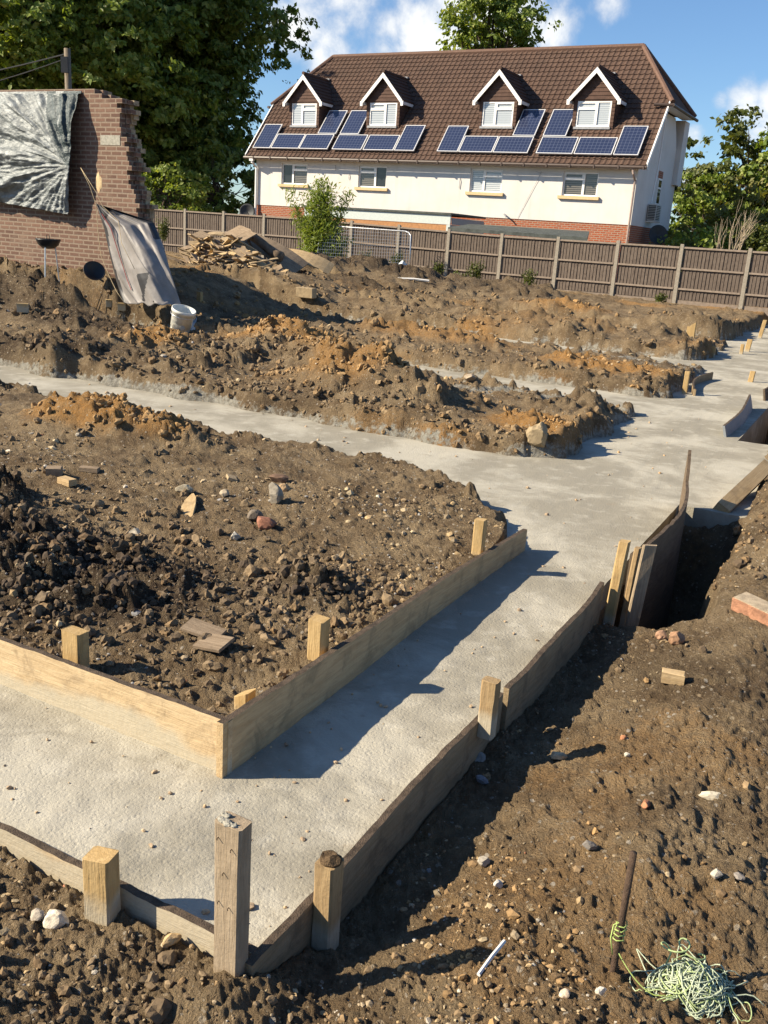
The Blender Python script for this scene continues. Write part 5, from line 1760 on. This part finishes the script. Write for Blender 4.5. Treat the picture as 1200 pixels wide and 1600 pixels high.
o = mb.build('barbecue_lid', MT['black_metal'], smooth=True); o.location = (Pq[0], Pq[1], max(gz(Pq[0], Pq[1]) + .1, Pq[2])); o.rotation_euler = (radians(55), .3, .3)
tag(o, 'round black barbecue lid lying on its side by the wall', 'lid')

# bucket
Pq = aty(281, 512, 12.3); bz = gz(Pq[0], Pq[1])
bu = empty('bucket', (Pq[0], Pq[1], bz + .02)); tag(bu, 'white plastic builder bucket tipped over on the soil bank', 'bucket')
bu.rotation_euler = (radians(12), radians(14), 0)
mb = MB(); mb.lathe([(.001, .0), (.118, .0), (.125, .01), (.150, .26), (.160, .262), (.160, .30), (.152, .302), (.146, .30), (.135, .06), (.001, .05)], n=30); mb.build('pail', MT['bucket'], bu, smooth=True)
mb = MB(); mb.lathe([(.161, .215), (.164, .22), (.161, .225)], n=30); pts = [(.158 * cos(a), .158 * sin(a) * .5 - .09 * sin(a), .26 - .14 * sin(a)) for a in np.linspace(0, pi, 16)]
mb.tube(pts, .004, 5); mb.build('handle', MT['steel'], bu, smooth=True)
mb = MB()
mb.add([(v[0] * .1, -.128 + v[1] * .012, .08 + v[2] * .05) for v in V0], F0.tolist()); mb.build('cement_smear', MT['cement'], bu, smooth=True)

# ------------------------------------------------------------------ timber debris pile, log, mesh panel
pg = random.Random(21)
Pc = at(345, 418, .45)
PC = np.array(xy(17.6, -14.2))
PC = aty(345, 425, 20.5)[:2]
mats_p = [MT['timber_old'], MT['timber_x'], MT['chip'], MT['timber_old'], MT['chip'], MT['timber_old']]
SC = 20.5 / FPX / cos(PITCH)
piece_defs = [  # u, v, length px, width, angle in picture, tilt, material
    (375, 356, 60, .55, -.15, .30, 'timber_old'), (312, 378, 52, .5, .1, -.1, 'timber_old'), (330, 371, 70, .5, -.35, .2, 'timber_old'), (338, 384, 62, .5, .05, .15, 'timber_x'), (318, 392, 70, .45, -.05, -.2, 'timber_old'),
    (300, 400, 60, .4, .2, .1, 'timber_old'), (352, 398, 74, .6, -.4, .35, 'timber_old'), (385, 402, 70, .55, -.55, .3, 'timber_old'), (383, 382, 40, .4, -.75, .6, 'chip'), (290, 415, 60, .4, .1, .2, 'timber_old'),
    (330, 412, 80, .12, .02, .05, 'timber_x'), (300, 422, 75, .1, -.05, .0, 'chip'), (365, 415, 60, .5, -.3, .5, 'chip'), (395, 418, 46, .35, .25, .4, 'chip'), (410, 408, 50, .4, -.4, .4, 'timber_x'),
    (275, 428, 40, .3, .3, .5, 'chip'), (345, 425, 60, .1, -.8, .1, 'timber_old'), (318, 405, 40, .3, .4, .6, 'timber_x'), (350, 368, 36, .3, .3, .2, 'chip'), (405, 396, 44, .1, -.2, .1, 'timber_old'),
    (280, 404, 44, .3, -.3, .3, 'timber_old'), (420, 420, 40, .3, .5, .4, 'timber_old'), (368, 428, 50, .08, .3, .1, 'chip'), (302, 386, 44, .08, -.2, .0, 'timber_x'), (337, 358, 34, .25, .05, .1, 'chip')]
piece_labels = ['at the top right of the timber heap', 'high on the left of the timber heap', 'sloping across the top of the timber heap', 'lying flat near the top of the timber heap', 'in the upper left of the timber heap',
    'half buried at the left of the timber heap', 'slanting down the middle of the timber heap', 'slanting down the right of the timber heap', 'standing on edge at the right of the timber heap', 'at the lower left of the timber heap',
    'a long thin strip across the timber heap', 'a long pale strip at the foot of the timber heap', 'leaning in the lower middle of the timber heap', 'at the lower right foot of the timber heap', 'above the right foot of the timber heap',
    'tilted at the far left foot of the timber heap', 'a thin strip sticking down the front of the timber heap', 'tilted in the middle left of the timber heap', 'a small pale piece near the crest of the timber heap', 'a thin strip on the right of the timber heap',
    'behind the left edge of the timber heap', 'at the outer right edge of the timber heap', 'a thin pale strip low in the timber heap', 'a thin strip near the crest of the timber heap', 'the topmost pale piece of the timber heap']
ADJ = {'timber_old': 'weathered brown board', 'timber_x': 'tan board', 'chip': 'pale chipboard sheet'}
for k, ((u, v, lp, wd, an, tl_, mt), lb) in enumerate(zip(piece_defs, piece_labels)):
    Y = 20.5 + (425 - v) / 60 * 1.3 + pg.uniform(-.3, .3)
    P = aty(u, v + 8, Y); L_ = lp * SC * 1.1
    mb = MB()
    wd *= .72; n = 6; vs = []
    for i in range(n + 1):
        f = i / n - .5
        w0 = wd / 2 * (1 + pg.uniform(-.12, .12)); w1 = wd / 2 * (1 + pg.uniform(-.12, .12))
        bz_ = -.04 * (2 * f) ** 2 * pg.uniform(.5, 1.5)
        vs += [(f * L_, -w0, bz_), (f * L_, w1, bz_ + .01), (f * L_, w1, bz_ + .035), (f * L_, -w0, bz_ + .025)]
    fs = [(0, 3, 2, 1), (n * 4, n * 4 + 1, n * 4 + 2, n * 4 + 3)]
    for i in range(n):
        for q_ in range(4): fs.append((i * 4 + q_, i * 4 + (q_ + 1) % 4, i * 4 + 4 + (q_ + 1) % 4, i * 4 + 4 + q_))
    mb.add(vs, fs)
    o = mb.build('scrap_board', MT[mt])
    o.location = tuple(P); o.rotation_euler = (tl_ + .2, -an, pg.uniform(-.9, .9) + EA * .3)
    tag(o, (ADJ[mt] + ' ' + lb), 'scrap board', 'scrap boards in the timber heap')
sp_ = MB()
for k in range(170):
    u, v = pg.gauss(345, 42), pg.uniform(372, 432)
    if abs(u - 345) > (v - 350) * 1.25: continue
    P = Vector(aty(u, v, 20.2 + (428 - v) / 60 * 1.4)); L_ = pg.uniform(.15, .7); w_ = pg.uniform(.02, .09)
    R3 = Matrix.Rotation(pg.uniform(-1.4, 1.4), 3, 'Z') @ Matrix.Rotation(pg.uniform(-.6, .6), 3, 'Y') @ Matrix.Rotation(pg.uniform(-.5, .5), 3, 'X')
    sp_.hexa([tuple(P + R3 @ Vector(c)) for c in ((-L_ / 2, -w_, -.01), (L_ / 2, -w_ * .6, -.01), (L_ / 2, w_ * .7, -.01), (-L_ / 2, w_, -.01), (-L_ / 2, -w_, .012), (L_ / 2, -w_ * .6, .012), (L_ / 2, w_ * .7, .012), (-L_ / 2, w_, .012))], k % 3)
tag(sp_.build('broken_timber', [MT['timber_old'], MT['timber_x'], MT['chip']]), 'broken timber and splinters strewn through the heap left of the fallen log', 'timber', kind='stuff')
# soil and rubble core below the heap so that nothing floats
V3, F3 = ICO3
d_ = 1 + .45 * fbm(V3[:, 0] * 2.4 + 4, V3[:, 1] * 2.4 + V3[:, 2] * 2, 77, 4)
core = V3 * d_[:, None] * np.array([.95, .6, .34])
colr = np.ones((len(core), 4)); colr[:, :3] = (.06, .045, .032)
me = np_mesh('rubble_heap', core, F3, MT['gravel'], False, None, {'stone': colr})
o = link('rubble_heap', me, None, (*aty(345, 425, 21.2)[:2], .45), EA)
tag(o, 'dark core of rubble under the heap of scrap boards', 'rubble')

A, B = aty(374, 364, 22.0), aty(440, 398, 21.5)
mb = MB(); pts = [A + (B - A) * f + np.array([0, 0, .06 * sin(f * 5)]) for f in np.linspace(0, 1.0, 9)]
mb.tube([tuple(p_) for p_ in pts], [.075, .085, .085, .095, .10, .10, .11, .11, .12], 10)
mb.tube([tuple(A + (B - A) * .18), tuple(A + (B - A) * .3 + np.array([.1, -.1, -.35]))], [.04, .02], 6)
tag(mb.build('fallen_log', MT['log'], smooth=True), 'fallen bare log pointing up out of the soil right of the timber heap', 'log')
for (uu, vv, Y, L_, w_, rz, ry, mt, lb) in [(425, 392, 22.0, 1.6, .75, -.3, .38, 'timber_old', 'large warped sheet of old board sloping down beside the fallen log'), (478, 404, 22.5, 1.3, .6, -.1, .22, 'timber_x', 'tan curled board sheet lying right of the fallen log'), (460, 398, 22.8, .5, .4, -.1, .1, 'chip', 'small pale board piece lying on the tan curled sheet')]:
    P = aty(uu, vv, Y); mb = MB(); vs = []; n = 10
    for i in range(n + 1):
        f = i / n - .5
        zc = -.10 * (2 * f) ** 2
        vs += [(f * L_, -w_ / 2 * (1 + .1 * sin(i * 2.2)), zc), (f * L_, w_ / 2, zc + .02), (f * L_, w_ / 2, zc + .045), (f * L_, -w_ / 2 * (1 + .1 * sin(i * 2.2)), zc + .025)]
    fs = [(0, 3, 2, 1), (n * 4, n * 4 + 1, n * 4 + 2, n * 4 + 3)]
    for i in range(n):
        for q_ in range(4): fs.append((i * 4 + q_, i * 4 + (q_ + 1) % 4, i * 4 + 4 + (q_ + 1) % 4, i * 4 + 4 + q_))
    mb.add(vs, fs); o = mb.build('board_sheet', MT[mt]); o.location = tuple(P); o.rotation_euler = (.35, ry, rz)
    tag(o, lb, 'board sheet')

# mesh site panel leaning at the fence
A, B = aty(494, 416, 29.6), aty(640, 421, 28.6)
At, Bt = aty(501, 352, 30.2), aty(642, 362, 29.0)
hp = empty('site_fence_panel', tuple((A + B) / 2)); tag(hp, 'galvanised mesh site fence panel leaning against the garden fence', 'mesh panel')
C0 = (A + B) / 2


def hpnt(f, g):
    P0 = A + (B - A) * f; P1 = At + (Bt - At) * f
    return tuple(P0 + (P1 - P0) * g - C0)


mb = MB(); fr = [hpnt(0, 0), hpnt(0, .9), hpnt(.02, .97), hpnt(.06, 1), hpnt(.94, 1), hpnt(.98, .97), hpnt(1, .9), hpnt(1, 0)]
mb.tube(fr, .024, 6); mb.tube([hpnt(0, .03), hpnt(1, .03)], .02, 6); mb.build('frame', MT['steel'], hp, smooth=True)
mb = MB()
for k in range(1, 40): mb.tube([hpnt(k / 40, .03), hpnt(k / 40, 1)], .004, 4, cap=False)
for k in range(1, 12): mb.tube([hpnt(0, k / 12), hpnt(1, k / 12)], .004, 4, cap=False)
mb.build('wire_mesh', MT['steel'], hp)

A, B = aty(540, 419, 28.4), aty(628, 424, 27.6)
mb = MB(); mb.tube([tuple(A), tuple((A + B) / 2 + np.array([0, 0, .01])), tuple(B)], .05, 10)
tag(mb.build('plastic_pipe', MT['whitepipe'], smooth=True), 'white plastic pipe lying at the foot of the mesh panel', 'pipe')
A = aty(655, 430, 27.2); B = aty(668, 436, 27.0)
mb = MB(); mb.tube([tuple(A), tuple(B)], .06, 8)
tag(mb.build('pipe_end', MT['whitepipe'], smooth=True), 'short white pipe end right of the polythene sheet', 'pipe')


def poly(i, j):
    u = 598 + 62 * j; vtop = 434 - 28 * np.maximum(0, 1 - np.abs(j - .5) * 2.2); v = vtop + (436 + 2 * j - vtop) * i
    return tuple(aty_arr(u, v, 27.4 - .5 * i + .3 * fbm(j * 6., i * 3., 63, 3)))


po = cloth('polythene_sheet', 24, 40, poly, MT['polythene'])
tag(po, 'crumpled clear polythene sheet draped to a peak before the fence', 'polythene sheet')

for (u, v, Y, L_, w_, rz, lb) in [(645, 450, 24, .8, .06, -.1, 'white strip lying in the far soil before the fence')]:
    P = aty(u, v, Y); mb = MB(); mb.tube([(-L_ / 2, 0, 0), (0, 0, .02), (L_ / 2, 0, 0)], w_ / 2, 6); o = mb.build('white_strip', MT['whitepipe'], None, (P[0], P[1], max(P[2], gz(P[0], P[1]) + .03)), rz); tag(o, lb, 'strip')
P = aty(278, 466, 14.0)


def rag_(i, j):
    x, y = P[0] + .5 * (j - .5), P[1] + .35 * (i - .5)
    return x, y, terrain(x, y)[0] + .05 + .12 * np.abs(fbm(j * 4., i * 4., 83, 3)) + .08 * (1 - (2 * j - 1) ** 2) * (1 - (2 * i - 1) ** 2)


tag(cloth('blue_rag', 20, 24, rag_, plain('pale_blue_plastic', (.30, .34, .38), .5, var=.3)), 'bluish grey plastic rag at the foot of the draped sheet', 'rag')

# ------------------------------------------------------------------ telegraph pole and wire
Pp = aty(107, 142, 24)
tpole = empty('telegraph_pole', (Pp[0], Pp[1], .3)); tag(tpole, 'wooden telegraph pole rising behind the brick wall', 'pole')
ztp = aty(108, 76, 24)[2] - .3
mb = MB(); mb.tube([(0, 0, -.4), (0, 0, ztp)], [.11, .075], 10); mb.build('pole', MT['pole'], tpole, smooth=True)
mb = MB(); mb.box(-.11, .05, -.16, -.08, ztp - .55, ztp - .2); mb.build('junction_box', MT['darkgrey'], tpole)
A = aty(104, 84, 24); B = aty(-300, 118, 27)
mb = MB(); mb.tube([tuple(A - np.array([Pp[0], Pp[1], .3]) + (B - A) * f - np.array([0, 0, .35 * sin(pi * f)])) for f in np.linspace(0, 1, 14)], .016, 5)
mb.tube([tuple(A - np.array([Pp[0], Pp[1], .4]) + (B - A) * f - np.array([0, 0, .55 * sin(pi * f)])) for f in np.linspace(0, 1, 14)], .012, 5)
mb.build('wire', MT['darkgrey'], tpole)

# ------------------------------------------------------------------ trees


def leaves(name, C, size, mat, seed, parent=None, squash=.6, droop=0.0, out=None):
    g = np.random.default_rng(seed)
    n = len(C)
    nv = g.normal(size=(n, 3)) * .62
    if out is not None: nv = nv + out
    nv[:, 2] = np.abs(nv[:, 2]) * .8 + .15; nv /= np.linalg.norm(nv, axis=1)[:, None]
    a = np.cross(nv, g.normal(size=(n, 3))); a /= np.linalg.norm(a, axis=1)[:, None]
    if droop: a[:, 2] -= droop; a /= np.linalg.norm(a, axis=1)[:, None]
    b = np.cross(nv, a)
    s = (size * g.uniform(.55, 1.35, n))[:, None]
    V = np.stack([C - a * s, C - b * s * squash + nv * s * .15, C + a * s, C + b * s * squash + nv * s * .15], 1).reshape(-1, 3)
    Fq = np.arange(4 * n).reshape(-1, 4)
    tint = np.repeat(np.clip(g.random(n), 0, 1), 4)
    me = np_mesh(name, V, Fq, mat, False, {'tint': tint})
    return link(name, me, parent)


def tree(name, base, height, crown_c, crown_r, nclump, per, leaf, mat, seed, label, cat='tree', trunk_r=.3, group=None, bark='bark', clump_r=(.55, 1.15), low=0.0, spread=1.0):
    """base xy+z, crown centre height above base and radii (x, y, z)"""
    g = np.random.default_rng(seed)
    root = empty(name, base)
    tag(root, label, cat, group)
    cl = []
    while len(cl) < nclump:
        p = g.normal(size=3); p /= np.linalg.norm(p)
        p = p * (g.uniform(.25, 1.0) ** .45)
        if g.random() < .12: p *= 1.12
        cl.append(p)
    cl = np.array(cl) * np.array(crown_r) * (1 + .16 * g.normal(size=(nclump, 1)) * spread)
    cl = cl + np.array([0, 0, crown_c])
    cl = cl[cl[:, 2] > low]
    mb = MB()
    th = crown_c
    gg_ = random.Random(seed)
    trunk = [(0, 0, -.3), (.1 * gg_.uniform(-1, 1), .1, th * .35), (.25 * gg_.uniform(-1, 1), 0, th * .7), (.3 * gg_.uniform(-1, 1), 0, crown_c + crown_r[2] * .6)]
    mb.tube(trunk, [trunk_r, trunk_r * .8, trunk_r * .55, trunk_r * .15], 9)
    for c in cl[:min(len(cl), 46)]:
        f = gg_.uniform(.3, .75)
        s0 = np.array(trunk[1]) * (1 - f) + np.array(trunk[3]) * f
        m_ = s0 * .45 + c * .55 + np.array([0, 0, -.12 * np.linalg.norm(c - s0)])
        mb.tube([tuple(s0), tuple(m_), tuple(c)], [trunk_r * .32, trunk_r * .18, trunk_r * .05], 5, cap=False)
    mb.build('trunk', MT[bark], root, smooth=True)
    pts = []; outs = []
    for c in cl:
        r_ = g.uniform(*clump_r)
        k = int(per * g.uniform(.6, 1.4) * r_ ** 1.5)
        m_ = max(3, int(k / 26))
        sub = g.normal(size=(m_, 3)) * r_ * .62 * np.array([1.15, 1.15, .75])
        pk = sub[g.integers(0, m_, k)]
        v = pk + g.normal(size=(k, 3)) * np.array([.20, .20, .11]) * min(1, .4 + r_ * .6)
        pts.append(c + v); outs.append(pk / r_ * .8)
    leaves('crown', np.concatenate(pts), leaf, mat, seed + 1, root, out=np.concatenate(outs))
    return root


def base_at(u, Y, z=.25):
    p = aty(u, 400, Y)
    return (p[0], p[1], z)


tree('broadleaf_tree', base_at(50, 52), 20, 12.2, (7.6, 5.5, 9.8), 230, 430, .155, MT['leaf_a'], 101, 'tall bright green broadleaf tree behind the telegraph pole at the left edge', trunk_r=.5, clump_r=(.8, 1.6), low=1.0)
tree('broadleaf_tree', base_at(246, 58), 20, 10.0, (5.7, 5.4, 9.0), 270, 400, .165, MT['leaf_b'], 102, 'huge dark broadleaf tree rising behind the fence, left of the house', trunk_r=.6, clump_r=(.8, 1.7), low=.8)
tree('broadleaf_tree', base_at(165, 60), 19, 11, (6.2, 5, 10), 190, 380, .175, MT['leaf_b'], 103, 'dark broadleaf tree between the bright left tree and the huge dark tree', trunk_r=.5, clump_r=(.8, 1.6), low=.8)
tree('broadleaf_tree', base_at(-130, 60), 18, 11, (8.5, 6, 10), 240, 200, .26, MT['leaf_b'], 104, 'dark broadleaf tree partly outside the left edge of the picture', trunk_r=.4, clump_r=(.7, 1.4), low=.8)
tree('shrub', base_at(255, 47), 4, 2.3, (2.2, 1.2, 1.7), 60, 160, .12, MT['leaf_a'], 105, 'leafy shrub behind the left end of the fence', 'shrub', trunk_r=.1, clump_r=(.35, .6), group='none')
tree('shrub', base_at(340, 53), 5, 3.0, (4.0, 1.6, 2.8), 90, 160, .15, MT['leaf_b'], 106, 'dark shrub under the huge tree, beside the house corner', 'shrub', trunk_r=.1, clump_r=(.4, .8), group='none')
tree('slender_tree', base_at(484, 58), 11, 9.2, (1.7, 1.4, 1.3), 34, 110, .085, MT['leaf_c'], 107, 'thin grey green treetop behind the left slope of the roof', trunk_r=.10, clump_r=(.18, .42))
tree('round_tree', base_at(733, 62), 14, 13.6, (2.7, 2.3, 2.7), 70, 260, .14, MT['leaf_a'], 108, 'treetop rising behind the middle of the brown roof', trunk_r=.3, clump_r=(.5, 1.0))
tree('round_tree', base_at(1160, 58), 10, 4.8, (4.6, 3.4, 4.6), 150, 190, .17, MT['leaf_c'], 109, 'big olive green tree right of the house', trunk_r=.3, clump_r=(.6, 1.1), low=.5)
tree('round_tree', base_at(1270, 54), 10, 5.2, (4.2, 3.4, 4.8), 130, 180, .17, MT['leaf_a'], 110, 'green tree cut off by the right edge of the picture', trunk_r=.3, clump_r=(.6, 1.1), low=.5)
tree('round_tree', base_at(1095, 52), 6, 2.6, (2.2, 1.8, 2.7), 60, 180, .14, MT['leaf_a'], 111, 'low green tree against the house gable', trunk_r=.2, clump_r=(.45, .8), low=.3)
tree('autumn_bush', base_at(1150, 42), 5, 2.2, (2.6, 1.4, 2.0), 70, 170, .12, MT['leaf_d'], 112, 'yellowing bush behind the right part of the fence', 'bush', trunk_r=.1, clump_r=(.35, .65), group='none')
tree('hedge_shrub', base_at(1200, 36), 4, 1.5, (2.0, .9, 1.4), 60, 170, .10, MT['leaf_c'], 113, 'fresh green shrub just behind the right end of the fence', 'shrub', trunk_r=.08, clump_r=(.3, .5))
tree('hedge_shrub', base_at(1085, 37), 4, 1.3, (1.4, .8, 1.2), 40, 160, .10, MT['leaf_a'], 114, 'green shrub behind the fence below the house gable', 'shrub', trunk_r=.08, clump_r=(.3, .5))
tree('hedge_shrub', base_at(1330, 40), 4, 2.0, (3.0, 1.2, 2.2), 60, 160, .13, MT['leaf_a'], 118, 'green shrub behind the fence past the right edge', 'shrub', trunk_r=.08, clump_r=(.4, .7))

# bleached dead shrub
dg = random.Random(8)
db = base_at(1137, 33.2)
mb = MB()


def twig(p, d, L_, r, lvl):
    q_ = p + d * L_ * .5 + Vector((dg.uniform(-.05, .05), 0, dg.uniform(0, .05)))
    e = p + d * L_
    mb.tube([tuple(p), tuple(q_), tuple(e)], [r, r * .8, r * .55], 5, cap=False)
    if lvl < 3:
        for _ in range(3 if lvl < 2 else 2):
            nd = (d + Vector((dg.uniform(-.45, .45), dg.uniform(-.3, .3), dg.uniform(-.05, .4)))).normalized()
            twig(p.lerp(e, dg.uniform(.5, 1)), nd, L_ * dg.uniform(.5, .8), r * .55, lvl + 1)


for k in range(4): twig(Vector((dg.uniform(-.2, .2), 0, 0)), Vector((dg.uniform(-.25, .25), 0, 1)).normalized(), 1.5, .032, 0)
o = mb.build('dead_shrub', MT['bark_pale'], None, db, smooth=True)
tag(o, 'bleached bare dead shrub standing behind the fence at the right', 'dead shrub')

# bamboo in front of the fence
bb = aty(500, 400, 30.2)
bam = empty('bamboo_clump', (bb[0], bb[1], .3)); tag(bam, 'bright green bamboo clump growing at the fence beside the mesh panel', 'bamboo')
bg_ = np.random.default_rng(5)
mb = MB(); C = []
for k in range(34):
    x0, y0 = bg_.normal(0, .22), bg_.normal(0, .12); hgt = bg_.uniform(1.1, 2.7) if k % 3 else bg_.uniform(2.0, 2.9)
    lx = bg_.normal(0, .22) + x0 * 1.0; ly = bg_.normal(0, .12)
    pts = [(x0 + lx * f ** 1.6, y0 + ly * f ** 1.6, hgt * f) for f in np.linspace(0, 1, 6)]
    mb.tube(pts, [.012, .011, .010, .008, .006, .003], 5, cap=False)
    for f in np.linspace(.12, 1, 40):
        c_ = np.array([x0 + lx * f ** 1.6, y0 + ly * f ** 1.6, hgt * f])
        C.append(c_ + bg_.normal(0, 1, (7, 3)) * np.array([.12, .10, .07]))
mb.build('stem', MT['bamboo'], bam)
leaves('foliage', np.concatenate(C), .085, MT['leaf_bamboo'], 6, bam, .22, .5)


def weed(u, v, Y, h_, n, label, seed, w_=.12, name='weed', mat='leaf_c'):
    P = aty(u, v, Y); z = max(gz(P[0], P[1]) - .05, P[2] - .05)
    r = empty(name, (P[0], P[1], z)); tag(r, label, 'weed', 'weeds along the fence')
    g = np.random.default_rng(seed); mb = MB(); C = []
    for k in range(n):
        a, b = g.normal(0, w_), g.normal(0, w_ * .4); hh = h_ * g.uniform(.5, 1)
        mb.tube([(a * .4, b * .4, 0), (a * .7, b * .7, hh * .5), (a, b, hh)], [.008, .006, .003], 4, cap=False)
        for f in np.linspace(.15, 1, 12): C.append(np.array([a * (.4 + .6 * f), b * (.4 + .6 * f), hh * f]) + g.normal(0, .05, (3, 3)))
    mb.build('stem', MT['bamboo'], r); leaves('foliage', np.concatenate(C), .045, MT[mat], seed + 1, r, .4)


for (u, v, Y, h_, n, lb, sd_) in [(618, 420, 29.2, .55, 12, 'weed in the mesh panel, behind the polythene', 1), (570, 415, 29.6, .5, 10, 'weed at the middle of the mesh panel', 2), (682, 432, 28.6, .45, 12, 'weed at the fence foot right of the polythene sheet', 3), (742, 436, 28.2, .6, 12, 'tall weed against the fence behind the second right bank', 4),
        (826, 448, 28.0, .55, 9, 'thin climber weed against the middle of a fence panel', 5), (722, 440, 27.8, .3, 10, 'low leafy weed at the fence foot, left of the tall weed', 6), (1030, 470, 26.6, .2, 8, 'small grass tuft at the fence foot on the right', 7), (255, 372, 33, .8, 14, 'weed at the fence behind the timber heap', 8), (528, 405, 30, .6, 12, 'weed at the foot of the bamboo', 9)]:
    weed(u, v, Y, h_, n, lb, sd_ * 13)

for o in list(bpy.data.objects):
    if o.get('group') == 'none': del o['group']
